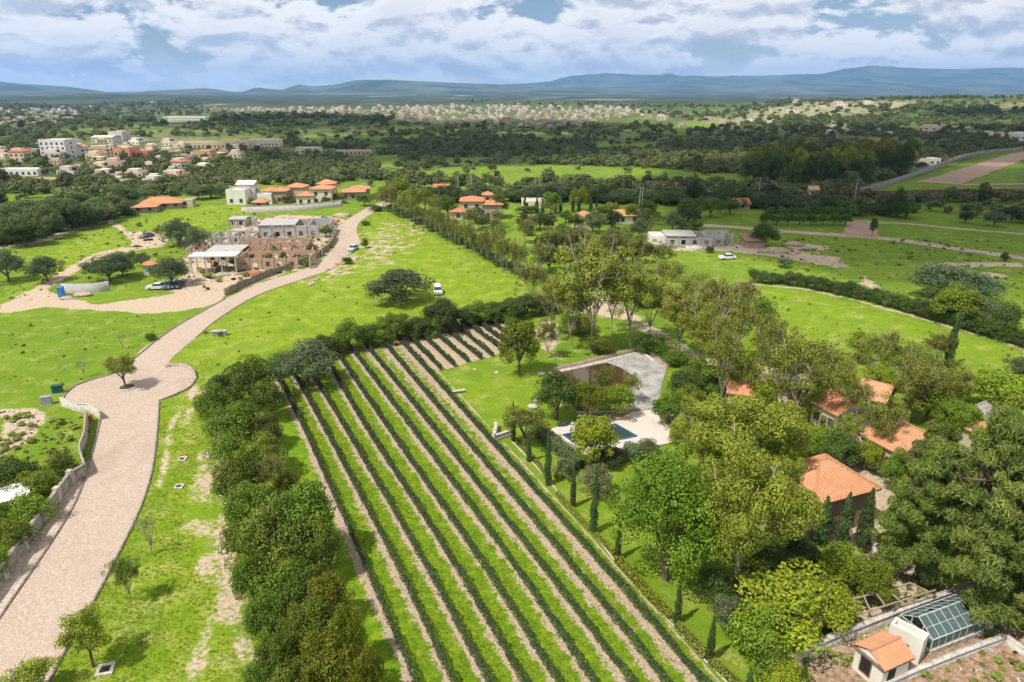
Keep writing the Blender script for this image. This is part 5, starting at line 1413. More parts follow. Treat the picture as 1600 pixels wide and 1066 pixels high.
hedge('tall clipped green hedge screening the left end of the pool', [(832, 672), (850, 688), (872, 706), (896, 724), (908, 738)], 1.6, 1.7, LEAF_GREY, 420)
hedge('low hedge border between vineyard grass and garden lawn, upper length', [(806, 688), (835, 720), (856, 748)], .5, .4, LEAF_OLIVE)
hedge('low hedge border between vineyard grass and garden lawn, middle length', [(870, 772), (900, 806), (935, 842), (960, 868)], .5, .4, LEAF_OLIVE)
hedge('yellow-green low hedge in front of the huge green tree', [(964, 876), (990, 905), (1020, 938), (1050, 968)], .9, .55, LEAF_LIME)
hedge('low hedge border along the lower striped lawn', [(1058, 980), (1080, 1003), (1104, 1030)], .8, .5, LEAF_OLIVE)
hedge('low hedge border at the bottom edge of the lower lawn', [(1110, 1036), (1140, 1062), (1170, 1090)], .8, .5, LEAF_OLIVE)
kerb([(800, 690), (835, 726), (880, 778), (940, 850), (962, 878), (1000, 920), (1052, 978), (1100, 1030), (1150, 1080)], .14, .09, STONE_PALE, 'edging')
hedge('ivy covering the shaded front wall of the tiled house', [(1236, 838), (1290, 828), (1352, 808)], .5, 3.0, LEAF_DARK, 420, .16, name='ivy')

# hut planter ring of the turning circle
p = G(199, 606); t = empty('tree_planter', p, 0, 'round stone planter ring in the middle of the turning circle', 'planter')
b = MB(); n = 28
for i in range(n):
    a0, a1 = 2 * math.pi * i / n, 2 * math.pi * (i + 1) / n; r0, r1 = 1.15, 1.45
    q = [(r * math.cos(a), r * math.sin(a), z) for z in (0, .2) for a in (a0, a1) for r in (r0, r1)]
    b.quad(q[1], q[3], q[7], q[5]); b.quad(q[2], q[0], q[4], q[6]); b.quad(q[4], q[5], q[7], q[6])
b.build('ring', STONE_PALE, t); MB().cyl(0, 0, .0, .12, 1.15, 24).build('soil', plain('dark_soil', (.10, .11, .05), (.06, .05, .03), 3, .95), t)


# ------------------------------------------------------------------ small things on the left
def cabinet(p, rz, label, m):
    t = empty('utility_cabinet', p, rz, label, 'cabinet')
    MB().box(-.7, .7, -.4, .4, .1, 1.25).build('body', m, t); MB().box(-.76, .76, -.46, .46, 1.253, 1.36).build('lid', m, t); MB().box(-.78, .78, -.48, .48, 0, .098).build('plinth', CONC, t)
    for s in (-.34, .34): MB().box(s - .3, s + .3, -.43, -.403, .18, 1.18).build('door', m, t)


cabinet(G(91, 614), R(20), 'dark green utility cabinet beside the turning circle', GREENP)
cabinet(G(74, 632), R(20), 'grey utility cabinet left of the pale low wall', METAL)
p = G(343, 524); t = empty('stone_block', p, R(8), 'low brown brick block standing on the lawn by the road', 'block')
MB().box(-1.3, 1.3, -.5, .5, 0, .85).build('base', STONE, t); MB().box(-1.38, 1.38, -.58, .58, .853, .98).build('cap', CONC, t)
p = G(80, 720); t = empty('brick_pile', p, R(28), 'low heap of orange bricks lying on the grass left of the road', 'bricks')
rp = random.Random(3)
for i in range(26):
    k = i % 9; r_ = i // 9
    o = MB().box(-.14, .14, -.07, .07, 0, .085).build('brick', RUST, t); o.location = (-.85 + k * .21 + rp.uniform(-.04, .04) + r_ * .1, rp.uniform(-.16, .16), r_ * .09); o.rotation_euler = (0, 0, rp.uniform(-.6, .6))
b = MB().box(-2.4, 2.4, -1.4, 1.4, 0, .06)
p = G(15, 795); t = empty('white_canopy', p, R(30), 'white shade sheet on posts at the left picture edge', 'canopy')
m_ = MB(); n = 8
for i in range(n):
    for j in range(n):
        f = lambda a, c: (-2.4 + 4.8 * a / n, -2.0 + 4.0 * c / n, 1.9 - .25 * math.sin(math.pi * a / n) * math.sin(math.pi * c / n) + .2 * a / n)
        m_.quad(f(i, j), f(i + 1, j), f(i + 1, j + 1), f(i, j + 1))
m_.build('sheet', SHEET, t)
for sx, sy in ((-2.3, -1.9), (2.3, -1.9), (2.3, 1.9), (-2.3, 1.9)): MB().box(sx - .05, sx + .05, sy - .05, sy + .05, 0, 1.88).build('post', METAL, t)
p = G(143, 658); t = empty('traffic_barrel', p, 0, 'small orange barrel at the end of the pale low wall', 'barrel')
MB().tube([(0, 0, 0), (0, 0, .3), (0, 0, .6), (0, 0, .9)], [.26, .31, .31, .25], 12).build('body', RUST, t); MB().tube([(0, 0, .28), (0, 0, .34)], [.33, .33], 12).build('hoop', METAL, t)
p = G(619, 540); t = empty('hand_cart', p, R(20), 'small rust-red cart at the head of a vine row', 'cart')
MB().box(-.5, .5, -.35, .35, .38, .8).build('tray', RUST, t)
for sy in (-.42, .42):
    b = MB(); b.tube([(0, sy - .04, .3), (0, sy + .04, .3)], [.3, .3], 14); b.build('wheel', RUBBER, t)
for sy in (-.25, .25): MB().bar((.5, sy, .6), (1.1, sy, .8), .05).build('handle', METAL, t)


# ------------------------------------------------------------------ cars
def car(label, p, rz, color, van=False):
    t = empty('parked_car', p, rz, label, 'car', 'parked vehicles')
    L, w = (4.6, 1.85)
    b = MB(); prof = [(-2.3, .35), (-2.3, .85), (-1.5, .98), (1.6, 1.0), (2.25, .9), (2.3, .35)] if not van else [(-2.3, .35), (-2.3, .95), (-1.6, 1.05), (2.2, 1.05), (2.3, .95), (2.3, .35)]
    for s in (-1, 1): b.poly([(x, s * w / 2, z) for x, z in (prof if s < 0 else prof[::-1])])
    for (x0, z0), (x1, z1) in zip(prof, prof[1:] + prof[:1]): b.quad((x0, -w / 2, z0), (x1, -w / 2, z1), (x1, w / 2, z1), (x0, w / 2, z0))
    b.build('body', PAINT, t, color=color)
    cabp = [(-1.05, .985), (-.45, 1.5), (1.0, 1.52), (1.65, 1.0)] if not van else [(-1.45, 1.04), (-.9, 1.72), (2.0, 1.74), (2.22, 1.05)]
    c = MB(); g = .82
    for s in (-1, 1): c.poly([(x, s * w / 2 * (.96 if z < 1.2 else g), z) for x, z in (cabp if s < 0 else cabp[::-1])])
    for (x0, z0), (x1, z1) in zip(cabp[:1] + cabp[2:3], cabp[1:2] + cabp[3:4]):
        c.quad((x0, -w / 2 * (.96 if z0 < 1.2 else g), z0), (x1, -w / 2 * (.96 if z1 < 1.2 else g), z1), (x1, w / 2 * (.96 if z1 < 1.2 else g), z1), (x0, w / 2 * (.96 if z0 < 1.2 else g), z0))
    c.build('windows', GLASS, t)['kind'] = 'stuff'
    x0, x1, z = cabp[1][0], cabp[2][0], cabp[1][1]
    MB().box(x0, x1, -w / 2 * g, w / 2 * g, z + .004, z + .06).build('roof', PAINT, t, color=color)
    for x in (-1.45, 1.4):
        for s in (-1, 1):
            wh = MB(); wh.tube([(x, s * (w / 2 - .16), .33), (x, s * (w / 2 + .02), .33)], [.33, .33], 12); o = wh.build('wheel', RUBBER, t)
            MB().tube([(x, s * (w / 2 + .0), .33), (x, s * (w / 2 + .03), .33)], [.18, .18], 8).build('rim', METAL, o)
    for s in (-.62, .62): MB().box(-2.34, -2.303, s - .18, s + .18, .62, .78).build('headlight', SHEET, t)
    return t


WHITE, SILVER, BLK = (1, 1, 1), (.62, .64, .66), (.06, .06, .07)
car('white van parked on the bright lawn beside the broad mesquite', G(684, 458), R(100), WHITE, True)
car('pale car parked under the mesquite, leftmost of three at the site', G(246, 452), R(8), (.9, .9, .86))
car('dark car between two parked cars at the building site', G(264, 450), R(100), (.12, .14, .2))
car('black pickup, rightmost of three cars parked at the site', G(279, 449), R(95), BLK)
car('silver car parked on the road at the bend', G(552, 391), R(80), SILVER)
car('dark car parked on the pale yard left of the building site', G(230, 371), R(70), (.16, .15, .15))
car('dark car by the pale track under the left house', G(200, 336), R(20), (.2, .2, .2))
car('white car on the right field beside the building plot', G(1136, 405), R(10), WHITE)

p = G(97, 463); t = empty('portable_toilet', p, R(15), 'bright blue portable toilet beside the block wall', 'toilet')
MB().box(-.6, .6, -.6, .6, .08, 2.2, taper=.03).build('cabin', BLUEP, t); MB().box(-.62, .62, -.62, .62, 2.203, 2.35, taper=.15).build('roof', BLUEP, t); MB().box(-.4, .4, -.625, -.603, .2, 1.95).build('door', plain('blue_door', (.05, .25, .65)), t); MB().box(-.65, .65, -.65, .65, 0, .078).build('base', DARK, t)
p = G(238, 428); house('site_hut', 'little white hut with orange top under the site mesquite', p, R(10), 3.0, 2.6, 2.6, 'hip', .9, (1, 1, .98), [(.3, 0, 1.2, 2.0, 'd')], per=.4)

# planting pits: heaps of pale soil over the ridge lawn
rg = random.Random(21); nm = 0
lumps = []
for i in range(5):
    v, f = ico_lump(300 + i, 12, 7, .45); lumps.append(np_mesh('heap', v * np.array([1, .75, .30]), f, SOIL_HEAP, True))
for i in range(90):
    u, v = rg.random(), rg.random()
    x = 445 + 200 * u + 20 * v; y = 432 - 78 * u + (v - .5) * 46
    if y < 346 or y > 448: continue
    if x < 560 and y < 470 - (x - 430) * .62: continue
    if abs(x - 628) < 52 and y > 412: continue
    p = G(x, y); s = rg.uniform(.5, 1.15); nm += 1
    o = link('soil_heap', lumps[i % 5], loc=(p.x, p.y, .05), rz=rg.uniform(0, 6)); o.scale = (s * 1.5, s, s)
    tag(o, 'small heap of pale dug soil on the ridge lawn', 'soil heap', 'soil heaps dug over the ridge lawn')


# ------------------------------------------------------------------ villas and building sites in the middle distance
def blk(name, label, x, y, wpx, hpx, depth, kind, color, rise=1.4, rz=0.0, wins=True, rcol=None, group=None, cat='house', wm=None, per=.45):
    p = G(x, y); s = mpp(p); w = wpx * s; h = max(2.2, hpx * s * 1.03); p = p + Vector((-math.sin(rz), math.cos(rz), 0)) * depth / 2
    ww = []
    if wins:
        n = max(1, int(w / 3.2)); st = max(1, int((h - .4) / 2.9))
        for k in range(st):
            z = .9 + k * 3.0
            for i in range(n):
                ww.append((-w / 2 + w * (i + .5) / n, z, 1.2, 1.4, '-y'))
            ww.append((0, z, 1.2, 1.4, '+x')); ww.append((0, z, 1.2, 1.4, '-x'))
    return house(name, label, p, rz, w, depth, h, kind, rise, color, ww, rcol, per, .55, cat, group, wm)


CR, TAN, BRN, WH = (.95, .88, .74), (.80, .66, .50), (.52, .42, .33), (1, 1, 1)
blk('villa', 'long low villa with orange roof on the far side of the left lawn', 250, 327, 62, 8, 9, 'hip', BRN, 2.0, R(14))
blk('villa_wing', 'lower orange-roofed wing at the left end of the long low villa', 226, 333, 34, 6, 7, 'hip', BRN, 1.4, R(14))
blk('villa_wing', 'tan flat annex at the right end of the long low villa', 290, 324, 22, 9, 6, 'flat', TAN, rz=R(10))
blk('modern_house', 'white modern house with stepped flat roofs left of the villas', 370, 320, 30, 20, 8, 'flat', WH)
blk('modern_house_upper', 'white pitched upper block of the modern house', 386, 316, 26, 26, 7, 'gable', WH, 1.4, rcol=(1.3, 2.4, 4.2))
blk('pavilion', 'small orange hipped pavilion on posts before the villas', 405, 326, 20, 9, 5, 'hip', BRN, 1.5)
blk('villa', 'villa block with orange roof at the left of the villa cluster', 420, 316, 22, 16, 8, 'hip', TAN, 1.4)
blk('villa', 'white-walled villa block beside the pavilion', 414, 319, 22, 13, 5, 'flat', WH)
blk('villa', 'brown villa block second in the cluster', 437, 318, 22, 18, 7, 'hip', BRN, 1.4)
blk('villa', 'tall tan villa block third in the cluster', 462, 314, 28, 20, 8, 'hip', TAN, 1.5)
blk('villa', 'front villa block with a row of white windows', 477, 321, 26, 14, 6, 'hip', CR, 1.5)
blk('villa', 'tall cream villa block at the right of the cluster', 503, 320, 32, 23, 8, 'hip', CR, 1.5)
blk('villa_tower', 'highest orange-roofed block behind the cluster', 510, 313, 26, 24, 6, 'hip', TAN, 1.6)
blk('villa', 'orange-roofed house half behind trees right of the cluster', 552, 313, 36, 12, 8, 'hip', BRN, 1.4, R(8))
blk('villa', 'upper roof of the house half behind trees', 563, 309, 28, 13, 7, 'hip', BRN, 1.2, R(8))
blk('villa', 'tan two-storey villa with red roof at the centre left', 737, 342, 34, 26, 9, 'hip', TAN, 1.4, rcol=(.95, .85, .8))
blk('villa', 'low red-roofed wing before the two-storey villa', 716, 344, 26, 12, 6, 'hip', TAN, 1.2, rcol=(.9, .8, .75))
blk('villa', 'brown right half of the two-storey villa', 770, 343, 30, 22, 8, 'hip', BRN, 1.3, rcol=(.9, .85, .8))
blk('villa', 'small orange turret roof behind the two-storey villa', 762, 330, 14, 24, 4, 'hip', TAN, 1.2)
blk('villa', 'small red roof among trees left of the two-storey villa', 689, 304, 22, 9, 7, 'gable', BRN, 1.6, rcol=(.85, .7, .65))
blk('villa', 'pale low house behind the cypress line', 838, 326, 46, 9, 9, 'flat', CR)
blk('villa', 'orange-brown round-roofed house among the garden trees', 908, 356, 28, 14, 8, 'hip', TAN, 2.0, R(-15), rcol=(.95, 1.0, .95))
blk('villa', 'cream house with orange roof right of the garden trees', 982, 350, 38, 12, 8, 'gable', CR, 1.6, R(6), rcol=(1.1, 1.3, 1.1))
blk('villa', 'red roofed house behind the orchard at the right centre', 1160, 328, 22, 7, 8, 'gable', BRN, 1.8, rcol=(.9, .75, .6))
blk('white_chapel', 'tiny white hut with pitched roof beyond the orchard', 1271, 310, 13, 12, 4, 'gable', WH, 1.6, rcol=(1.0, 1.4, 1.6))
blk('brown_shed', 'brown shed under the dark round tree on the right fields', 1180, 388, 28, 11, 7, 'shed', BRN, .8, wins=False, rcol=(.5, .6, .8))
blk('white_villa', 'low white villa group by the long grey wall', 1452, 258, 34, 8, 10, 'flat', WH)
blk('white_villa', 'second white block by the long grey wall', 1440, 262, 20, 6, 8, 'gable', WH, 1.5, rcol=(1.2, 1.8, 2.4))
blk('apartment_block', 'tall white flat-roofed block at the left village', 86, 250, 40, 28, 14, 'flat', (.95, .95, .97))
blk('apartment_block', 'grey upper block beside the white one in the left village', 108, 243, 22, 20, 12, 'flat', (.75, .78, .84))
blk('blue_building', 'low bright blue building beside the white block', 120, 240, 16, 7, 10, 'flat', (.1, .3, .75))
blk('brick_building', 'orange-brown building in the left village', 192, 252, 26, 18, 12, 'flat', (.85, .45, .28))
blk('brick_building', 'red and orange building right of the orange-brown one', 222, 251, 22, 12, 10, 'flat', (.75, .24, .12))
blk('apartment_block', 'tan apartment block by the village trees', 318, 256, 26, 18, 10, 'flat', (.8, .52, .36))
blk('apartment_block', 'grey block on the rise behind the left village', 182, 222, 22, 14, 14, 'flat', (.8, .78, .76))
blk('warehouse', 'long white warehouse on the rise', 160, 224, 32, 8, 14, 'gable', WH, 1.6, rcol=(1.2, 2, 3))
blk('warehouse', 'long white warehouse roofs beyond the left village', 288, 190, 66, 6, 20, 'flat', WH)
blk('compound', 'long tan compound building across the left middle', 330, 232, 130, 8, 12, 'flat', TAN)
blk('compound', 'cream compound building right of the long tan one', 410, 229, 50, 9, 14, 'flat', CR)
blk('compound', 'low tan row of houses at the middle left', 480, 241, 36, 8, 12, 'flat', CR)
blk('compound', 'long pink row of houses beyond the villas', 552, 243, 52, 6, 10, 'flat', TAN)
blk('warehouse', 'long white shed at the far left edge', 28, 276, 64, 9, 9, 'flat', WH)
blk('compound', 'long pale wall building under the white shed at far left', 60, 288, 100, 6, 5, 'flat', TAN, wins=False)


def bays(b, x0, x1, y0, y1, z0, z1, n, wo, zo, ho, along='x', skip=()):
    """a wall of n bays, each with an opening left free"""
    L = (x1 - x0 if along == 'x' else y1 - y0) / n
    for i in range(n):
        if i in skip: continue
        s = (x0 if along == 'x' else y0) + i * L; g = (L - wo) / 2
        for u0, u1, za, zb in ((s, s + g, z0, z1), (s + L - g, s + L, z0, z1), (s + g, s + L - g, z0, zo), (s + g, s + L - g, zo + ho, z1)):
            if zb - za < .02: continue
            if along == 'x': b.box(u0, u1, y0, y1, za, zb)
            else: b.box(x0, x1, u0, u1, za, zb)


def site_house(label, x, y, w, d, h, rz, m, n, slab=True, cols=True, seed=1, storeys=1, name='unfinished_house'):
    t = empty(name, G(x, y), rz, label, 'building'); q = .22; rg = random.Random(seed)
    for k in range(storeys):
        z0 = k * (h + .2); f = 1 if k == 0 else .6
        b = MB(); bays(b, -w / 2, -w / 2 + w * f, 0, q, z0 - .3, z0 + h * rg.uniform(.85, 1), n, 1.3, z0 + .7, 1.4, skip=(n - 1,)); b.build('front_wall', m, t)
        b = MB(); bays(b, -w / 2, -w / 2 + w * f, d - q, d, z0 - .3, z0 + h, n, 1.2, z0 + .9, 1.3); b.build('back_wall', m, t)
        for s in (0, .35, .7, 1):
            b = MB(); xx = -w / 2 + (w * f - q) * s; bays(b, xx, xx + q, q + .003, d - q - .003, z0 - .3, z0 + h * rg.uniform(.8, 1), 2, 1.1, z0 - .2, 2.0, 'y'); b.build('cross_wall', m, t)
        if slab and k == 0:
            b = MB(); b.box(-w / 2 - .3, -w / 2 + w * (f if k else rg.choice((.5, .65))) + .3, -.3, d + .3, z0 + h + .005, z0 + h + .2); b.build('slab', CONC, t)
        if cols:
            for i in range(n + 1):
                xx = -w / 2 + w * f * i / n; MB().box(xx - .12, xx + .12, -.19, -.002, z0 - .2, z0 + h + rg.uniform(.1, .6)).build('column', CONC, t)
    return t


site_house('unfinished roofless brick house at the centre of the left building site', 428, 421, 19, 9, 3.0, R(4), BRICK, 6, slab=False, seed=2)
site_house('unfinished brick wing left of the roofless brick house', 365, 410, 14, 8, 3.0, R(5), BRICK, 5, seed=4)
site_house('roofless grey block house with long sloping edge on the left site', 462, 372, 22, 11, 4.2, R(8), CONC, 6, seed=5)
site_house('low roofless grey walls left of the sloping grey house', 375, 382, 17, 9, 2.6, R(4), CONC, 6, slab=False, seed=6)
site_house('small tan roofless building behind the grey walls', 377, 355, 8, 6, 2.6, R(4), STONE_PALE, 3, seed=7)
site_house('grey roofless house shell on the right building plot', 1085, 386, 17, 9, 3.2, R(-4), CONC, 5, seed=8)
site_house('small grey ruined shell at the right end of the plot', 1122, 385, 8, 6, 3.8, R(-4), CONC, 3, slab=False, seed=9)
blk('white_canopy', 'white flat canopy shed at the left end of the right building plot', 1038, 383, 40, 9, 7, 'flat', WH, wins=False)
site_house('short run of raw brick walls right of the roofless brick house', 478, 402, 9, 6, 2.3, R(12), BRICK, 4, slab=False, seed=12)
site_house('low brick footings behind the site canopy', 322, 398, 11, 7, 1.6, R(3), BRICK, 5, slab=False, cols=False, seed=13)
site_house('knee-high stone footings at the left of the site', 300, 378, 12, 7, 1.3, R(6), STONE_PALE, 5, slab=False, cols=False, seed=14)
site_house('long unfinished brick wall range behind the brick house', 430, 394, 20, 6, 3.0, R(6), BRICK, 7, slab=False, seed=15)
site_house('grey block shell at the top right of the site', 500, 358, 9, 7, 2.6, R(10), CONC, 3, slab=False, seed=16)
# carport slab on posts
p = G(335, 428); t = empty('concrete_canopy', p, R(5), 'white concrete canopy on thin columns at the site front', 'canopy')
MB().box(-6, 6, 0, 5, 4.4, 4.75).build('slab', SHEET, t)
for x in (-5.6, -2, 2, 5.6):
    for y in (.3, 4.6): MB().box(x - .14, x + .14, y - .14, y + .14, 0, 4.398).build('column', CONC, t)
# heaps and stacks of material on the sites
rg = random.Random(9)
heaps = [(398, 428, 1.3, RUST, 'orange-red heap of bricks before the brick site house'), (300, 386, 1.2, SOIL_HEAP, 'pale earth heap behind the white canopy'), (290, 410, 1.6, SOIL_HEAP, 'long pale earth heap left of the site canopy'), (460, 418, 1.2, SOIL_HEAP, 'pale heap right of the brick site house'), (315, 438, 1.0, STONE, 'grey rubble heap right of the parked cars'), (350, 430, 1.0, STONE, 'grey rubble under the site canopy front'), (130, 462, 1.3, SOIL_HEAP, 'pale heap below the block wall'), (105, 467, 1.0, STONE, 'rubble beside the blue toilet'), (520, 347, 1.4, RUST, 'orange heap beside the road bend'), (535, 338, 2.0, SOIL_HEAP, 'pale soil heap at the top of the road'), (1210, 394, 2.4, SOIL_HEAP, 'wide tan earth heap on the right building plot'), (1085, 389, 1.6, STONE_PALE, 'pale gravel heap before the grey shell'), (1240, 384, 2.0, SOIL_HEAP, 'tan earth heap behind the right plot'), (1262, 390, 1.2, STONE, 'small rubble heap on the right plot')]
for i, (x, y, s, m, lab) in enumerate(heaps):
    v, f = ico_lump(80 + i, 14, 8, .4); p = G(x, y); o = link('material_heap', np_mesh('material_heap', v * np.array([s * 1.7, s, s * .55]), f, m, True), loc=(p.x, p.y, .1)); tag(o, lab, 'heap')
for i, (x, y) in enumerate(((325, 436), (342, 433), (375, 429), (318, 405), (440, 425), (470, 376), (505, 368), (150, 452), (112, 452))):
    p = G(x, y); t = empty('timber_stack', p, rg.uniform(0, 3), 'pale stack of building timber on the left site, %s in the list from the cars outward' % ORD[i], 'timber stack', 'timber stacks on the left site')
    t['label'] = 'pale stack of building timber lying on the left building site'
    for k in range(6): MB().box(-1.5 + .1 * k, 1.6 - .07 * k, -.5 + .34 * (k % 3), -.2 + .34 * (k % 3), .16 * (k // 3), .15 + .16 * (k // 3)).build('plank', WOOD_PALE, t)

# ------------------------------------------------------------------ utility poles
POLES = [(836, 309, 279), (843, 307, 280), (943, 303, 279), (999, 322, 292), (1003, 321, 292), (1055, 313, 284), (1184, 314, 277), (1335, 312, 279), (1489, 309, 282), (570, 306, 279), (575, 305, 280), (716, 300, 272), (737, 300, 272), (318, 304, 275), (345, 303, 276)]
for i, (x, yb, yt) in enumerate(sorted(POLES)):
    p = G(x, yb); h = top_height(p, yt)
    t = empty('utility_pole', p, 0, 'tall pale utility pole across the middle woods, %s from the left' % ORD[i], 'utility pole', 'utility poles')
    MB().tube([(0, 0, -.3), (0, 0, h / 2), (0, 0, h)], [.19, .16, .12], 6).build('pole', CONC, t); MB().box(-1.1, 1.1, -.07, .07, h - .7, h - .55).build('crossarm', WOOD, t)
    for s in (-.9, 0, .9): MB().tube([(s, 0, h - .548), (s, 0, h - .3)], [.08, .05], 6).build('insulator', SHEET, t)


# ------------------------------------------------------------------ far town
def town_proto(seed):
    rg = random.Random(seed); b = MB(); w, d = 1.0, rg.uniform(.8, 1.2); h = rg.choice((.36, .62, .66))
    b.box(-.5, .5, -d / 2, d / 2, -.3, h, 0)
    q = .03
    for x0, x1, y0, y1 in ((-.5, .5, -d / 2, -d / 2 + q), (-.5, .5, d / 2 - q, d / 2), (-.5, -.5 + q, -d / 2 + q, d / 2 - q), (.5 - q, .5, -d / 2 + q, d / 2 - q)): b.box(x0, x1, y0, y1, h + .001, h + .07, 0)
    if rg.random() < .6: b.box(-.4, rg.uniform(0, .3), -d * .3, d * .4, h + .002, h + .28, 0)
    if rg.random() < .5: b.box(.15, .3, 0, .15, h + .01, h + .2, 1)
    for k in range(1 if h < .5 else 2):
        for i in range(3):
            x = -.36 + .36 * i; z = .1 + k * .3
            b.box(x - .06, x + .06, -d / 2 - .012, -d / 2 + .01, z, z + .14, 1)
            b.box(-.512, -.49, (i - 1) * d * .28 - .05, (i - 1) * d * .28 + .05, z, z + .14, 1)
            b.box(.49, .512, (i - 1) * d * .28 - .05, (i - 1) * d * .28 + .05, z, z + .14, 1)
    if seed in (3,):
        k = len(b.v); z = h + .08
        b.v += [(-.55, -d / 2 - .05, z), (.55, -d / 2 - .05, z), (.55, d / 2 + .05, z), (-.55, d / 2 + .05, z), (-.2, 0, z + .2), (.2, 0, z + .2)]
        for f in ((0, 1, 5, 4), (1, 2, 5), (2, 3, 4, 5), (3, 0, 4)): b.f.append(tuple(k + i for i in f)); b.m.append(2)
    return b


TP = [town_proto(i) for i in range(9)]
TPM = [b.mesh('house_mesh', [PLASTER, DARK, TILE]) for b in TP]
TCOL = [((1, .97, .93), 'white'), ((.95, .84, .66), 'cream'), ((.90, .68, .56), 'terracotta'), ((.95, .80, .72), 'pink'), ((.75, .73, .70), 'grey'), ((.95, .75, .58), 'orange')]


def px_inside(poly, X, Y): return inside(np.array(poly, float), X, Y)


T1 = [[(0, 228), (60, 222), (140, 226), (250, 224), (340, 238), (420, 232), (440, 242), (350, 262), (300, 292), (170, 296), (110, 280), (60, 264), (0, 256)], [(330, 226), (420, 222), (560, 238), (560, 246), (430, 246)]]
T2 = [[(300, 172), (420, 170), (560, 167), (700, 166), (860, 166), (940, 168), (1010, 171), (1000, 178), (905, 197), (850, 203), (780, 202), (700, 196), (640, 192), (560, 182), (430, 178)], [(0, 172), (70, 168), (120, 172), (125, 190), (70, 196), (0, 197)]]
T3 = [[(1000, 176), (1100, 178), (1190, 186), (1180, 198), (1090, 204), (1000, 194)], [(1190, 182), (1280, 200), (1420, 206), (1600, 212), (1600, 226), (1480, 214), (1300, 214), (1200, 204)], [(1150, 165), (1260, 158), (1360, 162), (1420, 170), (1300, 176), (1160, 180)], [(100, 158), (240, 160), (240, 172), (130, 170)]]
rs = np.random.default_rng(17)


def scatter_px(polys, n, ymax=None):
    out = []
    for poly in polys:
        a = np.array(poly, float); x0, y0 = a.min(0); x1, y1 = a.max(0); m = 0; tot = int(n * (x1 - x0) * (y1 - y0) / sum((np.ptp(np.array(q)[:, 0]) * np.ptp(np.array(q)[:, 1])) for q in polys))
        X = rs.uniform(x0, x1, tot * 3); Y = rs.uniform(y0, y1, tot * 3); k = px_inside(poly, X, Y); out += list(zip(X[k][:tot], Y[k][:tot]))
    return out


HOUSES = []


def place_houses(polys, n, size, mind):
    got = []
    for x, y in scatter_px(polys, n):
        p = G(x, y)
        if any((p.x - q.x) ** 2 + (p.y - q.y) ** 2 < mind ** 2 for q in got): continue
        got.append(p)
    return [(p, rs.uniform(.75, 1.45) * size) for p in got]


t1 = sorted(place_houses(T1, 300, 6.6, 12)[:63], key=lambda h: h[0].x / h[0].y)
for i, (p, s) in enumerate(t1):
    col, word = TCOL[int(rs.integers(0, 6))]
    o = link('village_house', TPM[i % 9], loc=p, rz=float(rs.uniform(-.5, .5)), color=col); o.scale = (s * rs.uniform(.9, 1.5), s, s * rs.uniform(.75, 1.1))
    tag(o, '%s house of the near village at the left, %s counting from the picture edge' % (word, ORD[i]), 'house', 'houses of the near left village')
far = sorted(place_houses(T2, 760, 6.4, 15), key=lambda h: h[0].y)
for i, (p, s) in enumerate(far[:230]):
    col, word = TCOL[int(rs.choice([0, 1, 1, 2, 3, 3, 4, 5]))]
    o = link('town_house', TPM[i % 9], loc=p, rz=float(rs.uniform(-.6, .6)), color=col); o.scale = (s * rs.uniform(.9, 1.6), s, s * rs.uniform(.6, .95)); o.color = (*[v * .86 for v in col], 1)
    tag(o, 'small %s house packed in the distant town on the plain' % word, 'house', 'houses of the distant town')
for i, (p, s) in enumerate(place_houses(T3, 46, 9, 24)):
    col, word = TCOL[int(rs.choice([0, 0, 1, 3]))]
    o = link('hill_house', TPM[i % 9], loc=p, rz=float(rs.uniform(-.6, .6)), color=col); o.scale = (s * rs.uniform(.9, 2.0), s, s * .8)
    tag(o, 'lone %s house scattered on the far slopes' % word, 'house', 'houses on the far slopes')
V = []; Q = []; M = []; k = 0
for i, (p, s) in enumerate(far[230:]):
    b = TP[i % 9]; a = rs.uniform(-.6, .6); ca, sa = math.cos(a), math.sin(a)
    V += [(p.x + (x * ca - y * sa) * s * 1.2, p.y + (x * sa + y * ca) * s, p.z + z * s) for x, y, z in b.v]; Q += [tuple(j + k for j in f) for f in b.f]; M += [(int(rs.integers(0, 4)) if False else m) for m in b.m]; k += len(b.v)
if V:
    me = bpy.data.meshes.new('distant_houses'); me.from_pydata(V, [], Q)
    for m in (PLASTER, DARK, TILE): me.materials.append(m)
    me.polygons.foreach_set('material_index', M); tag(link('distant_houses', me, color=(.88, .81, .75)), kind='stuff')


# ------------------------------------------------------------------ woods: the nearest trees one by one, the rest as a mass
FP = []
for s, m in ((201, LEAF_FAR), (202, LEAF_FAR), (203, LEAF_FAR)):
    FP.append(crown('woodland_leaves', m, clumps_ellipsoid(22, .42, .37, .37, .12, .21, s, inner=.4, wob=.2), 900, .085, s, 1.3, shell=(.7, 1.0), rnd=.4))


